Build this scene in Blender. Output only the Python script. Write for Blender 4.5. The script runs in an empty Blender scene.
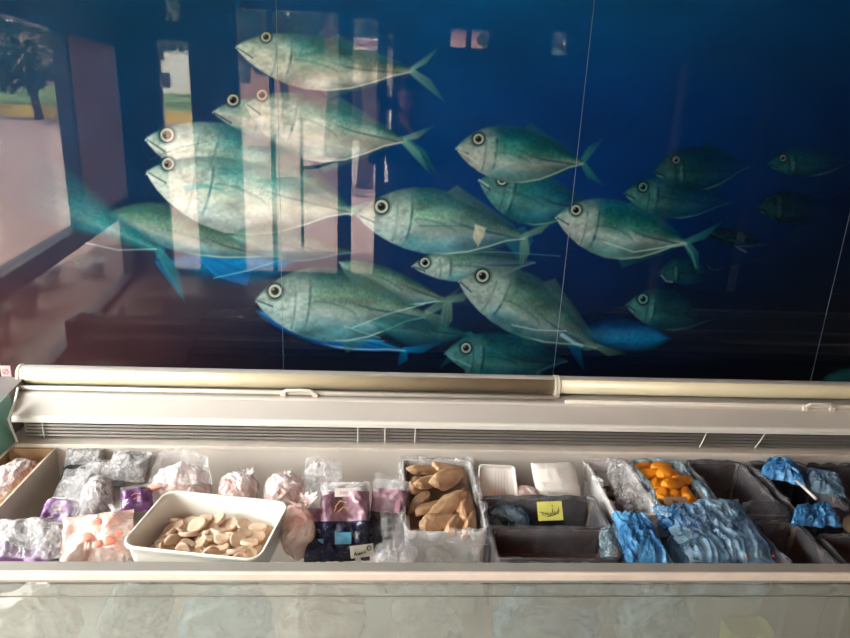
import bpy, bmesh, math, random
import numpy as np
from mathutils import Vector, Matrix, noise
random.seed(7)
C = bpy.context.scene.collection
scene = bpy.context.scene
PI = math.pi

# ------------------------------------------------------------------ camera numbers (measured from vanishing points)
F = 681.0
EYE = 1.65
WALL = 2.10                 # mural face
d_ = np.array([-100., 2121., F]); d_ /= np.linalg.norm(d_)
r_ = np.array([10430., 273., F]); r_ -= d_ * (r_ @ d_); r_ /= np.linalg.norm(r_)
n_ = np.cross(r_, d_)
def ray(px, py):
    v = np.array([px - 425., py - 319., F])
    return np.array([v @ r_, v @ n_, -(v @ d_)])
def at(px, py, Z):          # an image pixel cast as a ray to a place on the level Z
    w = ray(px, py); t = (Z - EYE) / w[2]
    return Vector((w[0] * t, w[1] * t, Z))
def at_y(px, py, Y):        # ... as a place at the depth Y
    w = ray(px, py); t = Y / w[1]
    return Vector((w[0] * t, Y, EYE + w[2] * t))

# ------------------------------------------------------------------ helpers
def lin(c):
    return tuple((x / 255 / 12.92) if x / 255 <= .04045 else ((x / 255 + .055) / 1.055) ** 2.4 for x in c)
def rgba(c):
    return lin(c) + (1.0,)
MATS = {}
def mat(name, col, rough=.5, metal=0.0, spec=.5, var=.06, scale=14.0, bump=0.0, bscale=60.0, coat=0.0, col2=None, detail=3.0, lo=.35, hi=.65):
    if name in MATS: return MATS[name]
    m = bpy.data.materials.new(name); m.use_nodes = True
    nt = m.node_tree; b = nt.nodes['Principled BSDF']
    b.inputs['Roughness'].default_value = rough; b.inputs['Metallic'].default_value = metal
    b.inputs['Specular IOR Level'].default_value = spec; b.inputs['Coat Weight'].default_value = coat
    tc = nt.nodes.new('ShaderNodeTexCoord')
    nz = nt.nodes.new('ShaderNodeTexNoise'); nz.inputs['Scale'].default_value = scale; nz.inputs['Detail'].default_value = detail
    nt.links.new(tc.outputs['Object'], nz.inputs['Vector'])
    rp = nt.nodes.new('ShaderNodeValToRGB')
    c1 = lin(col)
    if col2 is None:
        rp.color_ramp.elements[0].color = tuple(max(0, x * (1 - var)) for x in c1) + (1,)
        rp.color_ramp.elements[1].color = tuple(min(1, x * (1 + var)) for x in c1) + (1,)
    else:
        rp.color_ramp.elements[0].color = c1 + (1,); rp.color_ramp.elements[1].color = rgba(col2)
    rp.color_ramp.elements[0].position = lo; rp.color_ramp.elements[1].position = hi
    nt.links.new(nz.outputs['Fac'], rp.inputs['Fac']); nt.links.new(rp.outputs['Color'], b.inputs['Base Color'])
    if bump:
        n2 = nt.nodes.new('ShaderNodeTexNoise'); n2.inputs['Scale'].default_value = bscale; n2.inputs['Detail'].default_value = 4
        nt.links.new(tc.outputs['Object'], n2.inputs['Vector'])
        bp = nt.nodes.new('ShaderNodeBump'); bp.inputs['Strength'].default_value = bump; bp.inputs['Distance'].default_value = .004
        nt.links.new(n2.outputs['Fac'], bp.inputs['Height']); nt.links.new(bp.outputs['Normal'], b.inputs['Normal'])
    MATS[name] = m
    return m
def film(name, col, alpha, rough=.16, tint=(255, 255, 255), bscale=26.0, var=.25, strength=.55, col2=None):
    """thin crumpled plastic film: partly see-through, glossy creases"""
    if name in MATS: return MATS[name]
    m = bpy.data.materials.new(name); m.use_nodes = True
    nt = m.node_tree; b = nt.nodes['Principled BSDF']; out = nt.nodes['Material Output']
    b.inputs['Roughness'].default_value = rough; b.inputs['Specular IOR Level'].default_value = .8
    tc = nt.nodes.new('ShaderNodeTexCoord')
    nz = nt.nodes.new('ShaderNodeTexNoise'); nz.inputs['Scale'].default_value = bscale; nz.inputs['Detail'].default_value = 5; nz.inputs['Distortion'].default_value = 1.2
    nt.links.new(tc.outputs['Object'], nz.inputs['Vector'])
    vo = nt.nodes.new('ShaderNodeTexVoronoi'); vo.feature = 'DISTANCE_TO_EDGE'; vo.inputs['Scale'].default_value = bscale * 1.3
    mixv = nt.nodes.new('ShaderNodeMixRGB'); mixv.inputs['Fac'].default_value = .12
    nt.links.new(tc.outputs['Object'], mixv.inputs[1]); nt.links.new(nz.outputs['Color'], mixv.inputs[2])
    nt.links.new(mixv.outputs['Color'], vo.inputs['Vector'])
    mul = nt.nodes.new('ShaderNodeMath'); mul.operation = 'ADD'
    nt.links.new(nz.outputs['Fac'], mul.inputs[0]); nt.links.new(vo.outputs['Distance'], mul.inputs[1])
    bp = nt.nodes.new('ShaderNodeBump'); bp.inputs['Strength'].default_value = strength; bp.inputs['Distance'].default_value = .012
    nt.links.new(mul.outputs[0], bp.inputs['Height']); nt.links.new(bp.outputs['Normal'], b.inputs['Normal'])
    rp = nt.nodes.new('ShaderNodeValToRGB')
    c1 = lin(col)
    rp.color_ramp.elements[0].color = tuple(x * .82 for x in c1) + (1,) if col2 is None else rgba(col2)
    rp.color_ramp.elements[1].color = tuple(min(1, x * 1.15) for x in c1) + (1,)
    rp.color_ramp.elements[0].position = .35; rp.color_ramp.elements[1].position = .65
    nt.links.new(nz.outputs['Fac'], rp.inputs['Fac']); nt.links.new(rp.outputs['Color'], b.inputs['Base Color'])
    tr = nt.nodes.new('ShaderNodeBsdfTransparent'); tr.inputs['Color'].default_value = rgba(tint)
    mr = nt.nodes.new('ShaderNodeMapRange')
    mr.inputs['From Min'].default_value = .3; mr.inputs['From Max'].default_value = .7
    mr.inputs['To Min'].default_value = max(0, alpha - var); mr.inputs['To Max'].default_value = min(1, alpha + var)
    nt.links.new(nz.outputs['Fac'], mr.inputs['Value'])
    mx = nt.nodes.new('ShaderNodeMixShader')
    nt.links.new(mr.outputs['Result'], mx.inputs['Fac']); nt.links.new(tr.outputs[0], mx.inputs[1]); nt.links.new(b.outputs[0], mx.inputs[2])
    nt.links.new(mx.outputs[0], out.inputs['Surface'])
    MATS[name] = m
    return m
def pane_mat(name, haze, hazecol, tint, rough=.0, gloss=.5):
    """window or case glass: transparent, a Fresnel mirror, and a share of milky haze"""
    if name in MATS: return MATS[name]
    m = bpy.data.materials.new(name); m.use_nodes = True
    nt = m.node_tree; nt.nodes.remove(nt.nodes['Principled BSDF']); out = nt.nodes['Material Output']
    tr = nt.nodes.new('ShaderNodeBsdfTransparent'); tr.inputs['Color'].default_value = rgba(tint)
    df = nt.nodes.new('ShaderNodeBsdfDiffuse'); df.inputs['Color'].default_value = rgba(hazecol)
    tc = nt.nodes.new('ShaderNodeTexCoord'); nz = nt.nodes.new('ShaderNodeTexNoise'); nz.inputs['Scale'].default_value = 2; nz.inputs['Detail'].default_value = 4
    nt.links.new(tc.outputs['Object'], nz.inputs['Vector'])
    mr = nt.nodes.new('ShaderNodeMapRange'); mr.inputs['To Min'].default_value = haze * .8; mr.inputs['To Max'].default_value = min(1, haze * 1.2)
    nt.links.new(nz.outputs['Fac'], mr.inputs['Value'])
    m1 = nt.nodes.new('ShaderNodeMixShader'); nt.links.new(mr.outputs['Result'], m1.inputs['Fac'])
    nt.links.new(tr.outputs[0], m1.inputs[1]); nt.links.new(df.outputs[0], m1.inputs[2])
    gl = nt.nodes.new('ShaderNodeBsdfGlossy'); gl.inputs['Roughness'].default_value = rough
    lw_ = nt.nodes.new('ShaderNodeLayerWeight'); lw_.inputs['Blend'].default_value = .5
    pw_ = nt.nodes.new('ShaderNodeMath'); pw_.operation = 'POWER'; pw_.inputs[1].default_value = 5
    nt.links.new(lw_.outputs['Facing'], pw_.inputs[0])
    r0 = (gloss / (2 + gloss)) ** 2
    fr = nt.nodes.new('ShaderNodeMapRange'); fr.inputs['To Min'].default_value = r0
    nt.links.new(pw_.outputs[0], fr.inputs['Value'])
    m2 = nt.nodes.new('ShaderNodeMixShader'); nt.links.new(fr.outputs[0], m2.inputs['Fac'])
    nt.links.new(m1.outputs[0], m2.inputs[1]); nt.links.new(gl.outputs[0], m2.inputs[2])
    nt.links.new(m2.outputs[0], out.inputs['Surface'])
    MATS[name] = m
    return m

def tag(o, label=None, cat=None, group=None, kind=None):
    if label: o['label'] = label
    if cat: o['category'] = cat
    if group: o['group'] = group
    if kind: o['kind'] = kind
    return o
def obj(name, bm, m, parent=None, smooth=False, label=None):
    me = bpy.data.meshes.new(name)
    bm.normal_update()
    bm.to_mesh(me); bm.free()
    if smooth:
        for p in me.polygons: p.use_smooth = True
    o = bpy.data.objects.new(name, me); C.objects.link(o)
    if m: me.materials.append(m)
    if parent: o.parent = parent; o.matrix_parent_inverse = parent_inv(parent)
    if label: o['label'] = label
    return o
def parent_inv(p):
    M_ = Matrix.Identity(4)
    q = p
    chain = []
    while q: chain.append(q); q = q.parent
    W = Matrix.Identity(4)
    for q in reversed(chain):
        W = W @ q.matrix_parent_inverse @ q.matrix_basis
    return W.inverted()
def thing(name, loc, label, cat, group=None):
    o = bpy.data.objects.new(name, None); C.objects.link(o); o.location = loc
    o.empty_display_size = .05
    return tag(o, label, cat, group)
def struct(name, bm, m, smooth=False):
    return tag(obj(name, bm, m, None, smooth), kind='structure')

def box(bm, x0, x1, y0, y1, z0, z1, bev=0.0, seg=2):
    vs = [bm.verts.new((x, y, z)) for z in (z0, z1) for y in (y0, y1) for x in (x0, x1)]
    fs = [(0, 2, 3, 1), (4, 5, 7, 6), (0, 1, 5, 4), (2, 6, 7, 3), (0, 4, 6, 2), (1, 3, 7, 5)]
    faces = [bm.faces.new([vs[i] for i in f]) for f in fs]
    if bev:
        es = list({e for f in faces for e in f.edges})
        bmesh.ops.bevel(bm, geom=es, offset=bev, segments=seg, affect='EDGES', profile=.6)
    return bm
def nbm(): return bmesh.new()
def bx(*a, **k): return box(nbm(), *a, **k)
def prism(bm, prof, x0, x1):
    """closed profile of (y, z) points extruded along X"""
    a = [bm.verts.new((x0, y, z)) for y, z in prof]; b = [bm.verts.new((x1, y, z)) for y, z in prof]
    n = len(prof)
    for i in range(n):
        j = (i + 1) % n
        bm.faces.new((a[i], a[j], b[j], b[i]))
    bm.faces.new(a[::-1]); bm.faces.new(b)
    bmesh.ops.recalc_face_normals(bm, faces=bm.faces)
    return bm
def tube(bm, pts, r, seg=12, cap=True):
    pts = [Vector(p) for p in pts]
    rs = r if isinstance(r, (list, tuple)) else [r] * len(pts)
    rings = []
    prev = None
    for i, p in enumerate(pts):
        t = (pts[min(i + 1, len(pts) - 1)] - pts[max(i - 1, 0)]).normalized()
        if prev is None:
            u = t.orthogonal().normalized()
        else:
            u = (prev - t * prev.dot(t)).normalized()
        prev = u
        v = t.cross(u)
        rings.append([bm.verts.new(p + (u * math.cos(a) + v * math.sin(a)) * rs[i]) for a in [2 * PI * k / seg for k in range(seg)]])
    for a, b in zip(rings, rings[1:]):
        for k in range(seg):
            bm.faces.new((a[k], a[(k + 1) % seg], b[(k + 1) % seg], b[k]))
    if cap:
        bm.faces.new(rings[0][::-1]); bm.faces.new(rings[-1])
    return bm
def fbm(p, f):
    return noise.noise(p * f) + .5 * noise.noise(p * (f * 2.1)) + .25 * noise.noise(p * (f * 4.3))
def ridge(p, f):
    return 1 - abs(noise.noise(p * f)) * 2
def blob(c, s, seed, amp=.12, f=2.2, e=.75, sub=5, rot=0.0, knot=None, tilt=(0, 0), crease=.5):
    """a crumpled soft lump: superellipsoid pushed about by ridged noise; knot pulls the top into a gathered neck"""
    bm = nbm(); bmesh.ops.create_icosphere(bm, subdivisions=sub, radius=1)
    off = Vector((seed * 3.7, seed * 1.9, -seed * 2.3))
    R = Matrix.Rotation(rot, 3, 'Z') @ Matrix.Rotation(tilt[0], 3, 'X') @ Matrix.Rotation(tilt[1], 3, 'Y')
    for v in bm.verts:
        p = v.co.copy()
        q = Vector([math.copysign(abs(x) ** e, x) for x in p])
        k = 1 + amp * (fbm(p + off, f) * (1 - crease) + crease * (ridge(p + off, f * 1.3) * .7 + ridge(p - off, f * 2.9) * .3 - .4))
        q = q * k
        if knot and p.z > knot:
            t = (p.z - knot) / (1 - knot)
            g_ = 1 - .45 * t + .35 * t * noise.noise(Vector((math.cos(math.atan2(p.y, p.x)) * 2.2, math.sin(math.atan2(p.y, p.x)) * 2.2, seed)))
            q.x *= g_; q.y *= g_
            q.z += .22 * t + .3 * t * noise.noise(Vector((q.x * 2.5, q.y * 2.5, seed + 4)))
        q = Vector((q.x * s[0], q.y * s[1], q.z * s[2]))
        v.co = Vector(c) + R @ q
    return bm
def frill(c, r, h, seed, lean=(0, 0), n=64, m=10):
    """the loose gathered mouth of a tied bag"""
    rings = []
    for j in range(m + 1):
        t = j / m; ring = []
        for k in range(n):
            a = 2 * PI * k / n
            f = noise.noise(Vector((math.cos(a) * 3.2, math.sin(a) * 3.2, seed))) + .6 * noise.noise(Vector((math.cos(a) * 7, math.sin(a) * 7, seed + 2)))
            rr = r * (.42 + 1.0 * t ** 1.3) * (1 + .75 * t * f)
            ring.append((c[0] + math.cos(a) * rr + lean[0] * t, c[1] + math.sin(a) * rr * .8 + lean[1] * t, c[2] + h * t * (1 + .55 * f)))
        rings.append(ring)
    return loft(nbm(), rings, False, False)
def pillow(c, w, h, th, seed, R=None, nu=40, nv=52, amp=.06, seal=.08, zones=((-1, 1),), back=True):
    """a sealed plastic pack lying in its own plane (u across, v along): one bmesh per zone of v"""
    R = R or Matrix.Identity(3)
    outs = []
    off = Vector((seed * 2.1, seed * 5.3, seed))
    def P(u, v, s):
        edge_v = 1 - abs(v)
        body = max(0, 1 - abs(u) ** 5) ** .6 * (min(1, max(0, (edge_v - seal)) / (.45)) ** .55)
        z = s * th * body
        n = fbm(Vector((u * w * 9, v * h * 9, s * .4)) + off, 1.6) * amp * th * 3
        n += (ridge(Vector((u * w * 14, v * h * 14, 3.0 * s)) + off, 1.0) - .5) * amp * th * 1.6
        zz = z + n * (.35 + .65 * body) + .0015 * s
        x = u * w * (1 + .03 * noise.noise(Vector((v * 4, seed, s * .1)))) ; y = v * h * (1 + .03 * noise.noise(Vector((u * 4, seed + 3, 0))))
        return Vector(c) + R @ Vector((x, y, zz))
    for (v0, v1) in zones:
        bm = nbm()
        n = max(3, int(nv * (v1 - v0) / 2))
        for s in ((1, -1) if back else (1,)):
            g = [[bm.verts.new(P(-1 + 2 * i / nu, v0 + (v1 - v0) * j / n, s)) for i in range(nu + 1)] for j in range(n + 1)]
            for j in range(n):
                for i in range(nu):
                    q = (g[j][i], g[j][i + 1], g[j + 1][i + 1], g[j + 1][i])
                    bm.faces.new(q if s > 0 else q[::-1])
        outs.append(bm)
    return outs
def rrect(hw, hd, r, n=6):
    pts = []
    for cx, cy, a0 in ((hw - r, hd - r, 0), (-hw + r, hd - r, PI / 2), (-hw + r, -hd + r, PI), (hw - r, -hd + r, 1.5 * PI)):
        for k in range(n + 1):
            a = a0 + k / n * PI / 2
            pts.append((cx + r * math.cos(a), cy + r * math.sin(a)))
    return pts
def loft(bm, rings, cap0=True, cap1=False):
    vr = [[bm.verts.new(p) for p in ring] for ring in rings]
    n = len(vr[0])
    for a, b in zip(vr, vr[1:]):
        for k in range(n):
            bm.faces.new((a[k], a[(k + 1) % n], b[(k + 1) % n], b[k]))
    if cap0: bm.faces.new(vr[0][::-1])
    if cap1: bm.faces.new(vr[-1])
    return bm
def grid_sheet(P, nu, nv):
    bm = nbm()
    g = [[bm.verts.new(P(i / nu, j / nv)) for i in range(nu + 1)] for j in range(nv + 1)]
    for j in range(nv):
        for i in range(nu):
            bm.faces.new((g[j][i], g[j][i + 1], g[j + 1][i + 1], g[j + 1][i]))
    return bm

# ------------------------------------------------------------------ materials
M_white = mat('enamelled_white_metal', (226, 221, 214), .32, var=.03)
M_panelw = mat('satin_white_panel', (205, 197, 190), .42, var=.03, scale=5)
M_cream = mat('cream_plastic', (186, 174, 146), .38, var=.05, scale=6)
M_creamcap = mat('pale_plastic_cap', (222, 214, 200), .4)
M_greystrip = mat('grey_plastic_strip', (170, 166, 162), .45)
M_bar = mat('painted_bar', (205, 196, 184), .35)
M_grille = mat('grey_aluminium_louvre', (128, 121, 116), .38, metal=.35, var=.06)
M_dark = mat('black_recess', (24, 22, 22), .7)
M_liner = mat('white_freezer_liner', (214, 205, 196), .4, var=.04, scale=7)
M_rail = mat('rail_aluminium', (168, 162, 154), .36, metal=.25, var=.04)
M_railw = mat('rail_ridge', (222, 210, 198), .3)
M_caseglass = pane_mat('hazy_case_glass', .30, (196, 200, 193), (232, 238, 235), .08, .45)
M_endglass = pane_mat('teal_end_glass', .7, (128, 168, 158), (150, 200, 188), .05, .5)
M_window = pane_mat('shop_window_glass', .02, (200, 205, 205), (240, 245, 245), 0, .45)
M_card = mat('brown_cardboard', (158, 122, 88), .8, var=.1, scale=20)
M_cardpale = mat('pale_cardboard', (196, 184, 170), .75, var=.06, scale=12)
M_tub = mat('white_tub_plastic', (240, 236, 226), .3, var=.03)
M_disc = mat('pale_fish_meat', (222, 196, 170), .5, col2=(190, 148, 120), scale=26, bump=.35, bscale=70)
M_fillet = mat('tan_fillet_meat', (206, 168, 132), .5, col2=(172, 132, 100), scale=22, bump=.3, bscale=60)
M_orange = mat('orange_breadcrumb', (246, 160, 24), .55, col2=(232, 124, 12), scale=30, bump=.4, bscale=140)
M_brownbit = mat('dark_brown_pieces', (92, 66, 50), .5, col2=(52, 36, 30), scale=25, bump=.4)
M_bin = mat('grey_brown_bin', (116, 104, 100), .45, var=.1, scale=8)
M_binbrown = mat('brown_bin', (124, 100, 90), .5, var=.14, scale=8)
M_binwhite = mat('white_bin', (214, 212, 210), .45, var=.04)
M_clear = film('clear_film', (236, 232, 234), .26, .10, var=.2, strength=.35, bscale=20)
M_clearthin = film('thin_clear_film', (236, 232, 234), .13, .08, var=.13, strength=.35, bscale=20)
M_clearblue = film('bluish_clear_film', (186, 212, 228), .36, .10, tint=(222, 238, 246), strength=.35, bscale=20)
M_smoke = film('smoky_film', (146, 146, 154), .28, .1, tint=(206, 202, 206), strength=.4, bscale=14, var=.2)
M_blue = film('blue_film', (96, 166, 216), .70, .08, tint=(128, 188, 230), var=.2, col2=(50, 118, 180), bscale=16, strength=.55)
M_blueclear = film('pale_blue_film', (172, 208, 232), .42, .08, tint=(172, 212, 236), var=.3, bscale=14, strength=.55)
M_silver = film('silver_wrap', (222, 216, 216), .94, .2, var=.06, col2=(150, 146, 148), bscale=75, strength=.7)
M_wrapw = film('frosted_wrap', (242, 228, 226), .9, .1, var=.1, col2=(220, 180, 172), bscale=17, strength=.75)
M_pinkwrap = film('pink_meat_wrap', (246, 222, 216), .95, .1, var=.05, col2=(232, 176, 162), bscale=15, strength=.7)
M_pinkmeat = mat('pink_meat', (222, 124, 104), .45, col2=(236, 170, 150), scale=22)
M_purple = film('purple_print', (132, 84, 140), .95, .2, var=.05, col2=(98, 54, 108), bscale=18, strength=.35)
M_purpleclear = film('purple_clear_print', (170, 134, 148), .8, .12, tint=(210, 180, 196), var=.18, col2=(112, 72, 92), bscale=15, strength=.4)
M_navy = film('navy_print', (34, 40, 84), .97, .12, var=.03, col2=(16, 18, 40), bscale=20, strength=.5)
M_black = film('black_film', (36, 38, 52), .97, .12, var=.03, col2=(16, 16, 24), bscale=24, strength=.5)
M_lightblue = mat('light_blue_label', (96, 170, 206), .35, var=.2, scale=60)
M_paper = mat('white_paper', (218, 208, 206), .7, var=.03)
M_papertag = mat('grey_paper_tag', (186, 182, 170), .75)
M_yellow = mat('yellow_green_card', (226, 222, 112), .7, var=.05, scale=25)
M_ink = mat('black_ink', (30, 28, 30), .6)
M_inkred = mat('faded_red_ink', (150, 92, 96), .7)
M_gold = mat('gold_print', (204, 160, 84), .4)
M_foam = mat('white_foam', (234, 226, 220), .6, var=.03, bump=.1, bscale=200)

# ------------------------------------------------------------------ the printed mural
def vnoise(x, y, seed):
    xi = np.floor(x).astype(np.int64); yi = np.floor(y).astype(np.int64)
    fx = x - xi; fy = y - yi
    fx = fx * fx * (3 - 2 * fx); fy = fy * fy * (3 - 2 * fy)
    def h(a, b):
        n = (a * 374761393 + b * 668265263 + seed * 974634721) & 0x7fffffff
        n = ((n ^ (n >> 13)) * 1274126177) & 0x7fffffff
        return ((n ^ (n >> 16)) & 0xffff) / 65535.0
    return (h(xi, yi) * (1 - fx) + h(xi + 1, yi) * fx) * (1 - fy) + (h(xi, yi + 1) * (1 - fx) + h(xi + 1, yi + 1) * fx) * fy
def sstep(a, b, x):
    t = np.clip((x - a) / (b - a), 0, 1)
    return t * t * (3 - 2 * t)
BGX = np.array([-300, 0, 150, 300, 450, 600, 700, 850, 1150.])
BGY = np.array([-300, 0, 100, 200, 300, 380.])
BG = np.array([
    [(8, 44, 84), (8, 48, 90), (8, 50, 96), (8, 54, 102), (6, 60, 108), (8, 60, 104), (10, 56, 98), (10, 46, 86), (8, 36, 70)],
    [(8, 44, 84), (8, 48, 90), (8, 50, 96), (8, 54, 102), (4, 58, 104), (6, 58, 102), (8, 54, 96), (8, 44, 84), (8, 34, 66)],
    [(8, 36, 74), (8, 38, 78), (6, 40, 84), (5, 42, 86), (4, 42, 86), (4, 38, 86), (5, 36, 82), (6, 28, 62), (8, 20, 44)],
    [(12, 28, 58), (10, 30, 60), (8, 34, 70), (6, 34, 74), (4, 34, 74), (4, 32, 76), (4, 26, 64), (6, 18, 40), (8, 14, 26)],
    [(34, 28, 38), (34, 30, 42), (30, 28, 44), (10, 22, 48), (8, 24, 50), (6, 20, 46), (6, 16, 34), (8, 12, 20), (8, 10, 16)],
    [(38, 30, 34), (38, 30, 36), (34, 28, 36), (14, 16, 28), (12, 14, 26), (10, 12, 24), (10, 10, 18), (10, 10, 13), (8, 9, 12)],  # lower left browned: tint of the mirrored freezer put into the ink
], float) * np.array([1.12, 1.28, 1.28])
BG[:, :3] *= np.array([1.25, .82, .70]); BG[:, 3] *= np.array([1.1, .92, .85])
def bg(U, V):
    ix = np.clip(np.searchsorted(BGX, U) - 1, 0, len(BGX) - 2); iy = np.clip(np.searchsorted(BGY, V) - 1, 0, len(BGY) - 2)
    fx = np.clip((U - BGX[ix]) / (BGX[ix + 1] - BGX[ix]), 0, 1)[:, None]; fy = np.clip((V - BGY[iy]) / (BGY[iy + 1] - BGY[iy]), 0, 1)[:, None]
    c = (BG[iy, ix] * (1 - fx) + BG[iy, ix + 1] * fx) * (1 - fy) + (BG[iy + 1, ix] * (1 - fx) + BG[iy + 1, ix + 1] * fx) * fy
    return c * (.94 + .12 * vnoise(U / 40, V / 26, 3))[:, None]
SK = [0, .02, .06, .12, .2, .3, .42, .55, .68, .8, .9, 1.0]
SU = [.10, .24, .42, .64, .83, .96, 1.0, .93, .76, .5, .27, .11]
SL = [.06, .17, .34, .54, .74, .91, 1.0, .96, .80, .54, .28, .11]
PAL = {   # back, upper side, lower side, belly, head, dark line, bright rim
    'pale':  [(58, 132, 128), (128, 182, 166), (204, 220, 196), (188, 208, 196), (206, 220, 200), (24, 84, 92), (226, 240, 224)],
    'green': [(54, 104, 92), (108, 148, 124), (148, 172, 160), (80, 138, 142), (178, 196, 182), (18, 58, 66), (170, 208, 196)],
    'teal':  [(16, 92, 98), (34, 112, 112), (74, 138, 130), (24, 98, 108), (92, 150, 140), (8, 44, 62), (130, 190, 184)],
    'jade':  [(10, 98, 100), (56, 130, 116), (158, 178, 166), (84, 134, 130), (192, 200, 186), (10, 52, 64), (150, 186, 170)],
    'deep':  [(8, 62, 76), (18, 78, 84), (40, 96, 96), (12, 66, 82), (60, 118, 112), (4, 32, 50), (96, 150, 146)],
    'dim':   [(10, 50, 66), (16, 64, 72), (24, 70, 76), (10, 48, 66), (30, 84, 84), (4, 24, 40), (110, 140, 140)],
    'dark':  [(10, 34, 48), (14, 42, 52), (14, 44, 54), (8, 30, 44), (20, 58, 62), (6, 16, 28), (100, 120, 120)],
    'blue':  [(4, 84, 124), (6, 104, 146), (10, 92, 140), (6, 60, 108), (10, 100, 140), (6, 40, 80), (130, 190, 210)],
}
class Print:
    def __init__(s, U, V):
        s.U = U; s.V = V; s.col = bg(U, V); s.id = np.zeros(len(U), int)
    def over(s, idx, c, a, fid=None, thr=.5):
        a = np.clip(a, 0, 1)
        s.col[idx] = s.col[idx] * (1 - a[:, None]) + c * a[:, None]
        if fid is not None:
            k = idx[a > thr]; s.id[k] = fid
    def near(s, x0, x1, y0, y1):
        return np.nonzero((s.U > x0) & (s.U < x1) & (s.V > y0) & (s.V < y1))[0]
    def stroke(s, pts, w, col, alpha=1.0, fid=None, w1=None):
        pts = np.array(pts, float)
        x0, y0 = pts.min(0) - 12; x1, y1 = pts.max(0) + 12
        idx = s.near(x0, x1, y0, y1)
        if not len(idx): return
        U, V = s.U[idx], s.V[idx]; best = np.full(len(idx), 1e9)
        n = len(pts) - 1
        for i in range(n):
            a, b = pts[i], pts[i + 1]; dd = b - a; L2 = dd @ dd + 1e-9
            t = np.clip(((U - a[0]) * dd[0] + (V - a[1]) * dd[1]) / L2, 0, 1)
            dist = np.hypot(U - a[0] - t * dd[0], V - a[1] - t * dd[1])
            ww = w if w1 is None else w + (w1 - w) * (i + t) / n
            best = np.minimum(best, dist - ww / 2)
        a = alpha * .62 * (1 - sstep(-.8, .7, best))
        s.over(idx, np.array(col, float)[None, :], a, fid)
    def poly(s, pts, c0, c1, alpha, fid=None, soft=1.0, seed=1):
        """a fin or tail lobe: polygon, shaded from its first point outward with ray streaks"""
        pts = np.array(pts, float); n = len(pts)
        x0, y0 = pts.min(0) - 4; x1, y1 = pts.max(0) + 4
        idx = s.near(x0, x1, y0, y1)
        if not len(idx): return
        U, V = s.U[idx], s.V[idx]
        inside = np.zeros(len(idx), bool); dist = np.full(len(idx), 1e9)
        for i in range(n):
            a, b = pts[i], pts[(i + 1) % n]
            cond = ((a[1] > V) != (b[1] > V)) & (U < (b[0] - a[0]) * (V - a[1]) / (b[1] - a[1] + 1e-9) + a[0])
            inside ^= cond
            dd = b - a; L2 = dd @ dd + 1e-9
            t = np.clip(((U - a[0]) * dd[0] + (V - a[1]) * dd[1]) / L2, 0, 1)
            dist = np.minimum(dist, np.hypot(U - a[0] - t * dd[0], V - a[1] - t * dd[1]))
        sd = np.where(inside, dist, -dist)
        a = sstep(-soft, soft, sd) * alpha
        R = np.hypot(U - pts[0, 0], V - pts[0, 1]); T = np.arctan2(V - pts[0, 1], U - pts[0, 0])
        m = R.max() + 1e-6
        k = np.clip(R / m, 0, 1)[:, None]
        st = (.85 + .3 * vnoise(T * 26, R / 30, seed))[:, None]
        c = (np.array(c0, float) * (1 - k) + np.array(c1, float) * k) * st
        s.over(idx, c, a * (1 - .35 * k[:, 0]), fid, .4)
    def fish(s, fid, snout, tail, hu, hl, pal, eye=None, bend=0.0, tips=None, fade=0.0, alpha=1.0, soft=1.1, dots=None, head=True, mouth=True, rim=True, lateral=True, gain=1.0, fadeL=None):
        gain *= .9
        P = [np.array(c, float) * gain * np.array([.88, .92, .98]) for c in PAL[pal]]
        sx, sy = snout; tx, ty = tail
        L = math.hypot(tx - sx, ty - sy); dx, dy = (tx - sx) / L, (ty - sy) / L
        if tips:
            for k, (t0, wd) in enumerate(tips):
                t0 = np.array(t0, float); b = np.array((tx, ty), float); u = t0 - b; l = np.linalg.norm(u); u /= l; nrm = np.array((-u[1], u[0]))
                sgn = 1 if k == 0 else -1
                mid = b + u * l * .45 + nrm * sgn * wd * -.25
                s.poly([b - u * 3, b + nrm * wd * .30, mid + nrm * wd * .5, t0, mid - nrm * wd * .42, b - nrm * wd * .30], P[1] * 1.05, P[0] * .8, .8 * alpha, fid, 1.4, fid)
        if head and not fade > .7:
            nx, ny = -dy, dx
            for sgn, hh in ((-1, hu), (1, hl)):
                def pt(q, k): 
                    h_ = hh * np.interp(q, SK, SU if sgn < 0 else SL) * k
                    o_ = sgn * h_ + bend * 4 * q * (1 - q)
                    return (sx + dx * q * L + nx * o_, sy + dy * q * L + ny * o_)
                s.poly([pt(.50, .9), pt(.56, 1.28), pt(.62, 1.20), pt(.75, 1.16), pt(.93, 1.3), pt(.95, .8), pt(.7, .7)], P[1] * .8, P[0] * .8, .55 * alpha, None, 1.5, fid + 50)
        pad = max(hu, hl) + 6
        idx = s.near(min(sx, tx) - pad, max(sx, tx) + pad, min(sy, ty) - pad, max(sy, ty) + pad)
        if not len(idx): return
        U, V = s.U[idx] - sx, s.V[idx] - sy
        q = (U * dx + V * dy) / L; w = -U * dy + V * dx
        w = w - bend * 4 * q * (1 - q)
        qq = np.clip(q, 0, 1)
        up = hu * np.interp(qq, SK, SU); lo = hl * np.interp(qq, SK, SL)
        sd = np.minimum(up + w, lo - w)
        sd = np.minimum(sd, np.minimum(q, 1.0 - q) * L + 1.5)
        a = sstep(-soft, soft + 1.6 * (w < 0), sd) * alpha
        v0 = np.where(w < 0, w / (up + 1e-6), 0)
        a = a * (1 - .42 * sstep(.35, 1.0, -v0) * sstep(.12, .4, q))
        if fadeL: a = a * sstep(fadeL[0], fadeL[1], U + sx)  # ink fades leftward, imitating the wash of the mirrored window
        if fade: a = a * (1 - fade * sstep(.25, 1.0, q))
        v = np.where(w < 0, w / (up + 1e-6), w / (lo + 1e-6))
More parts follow.
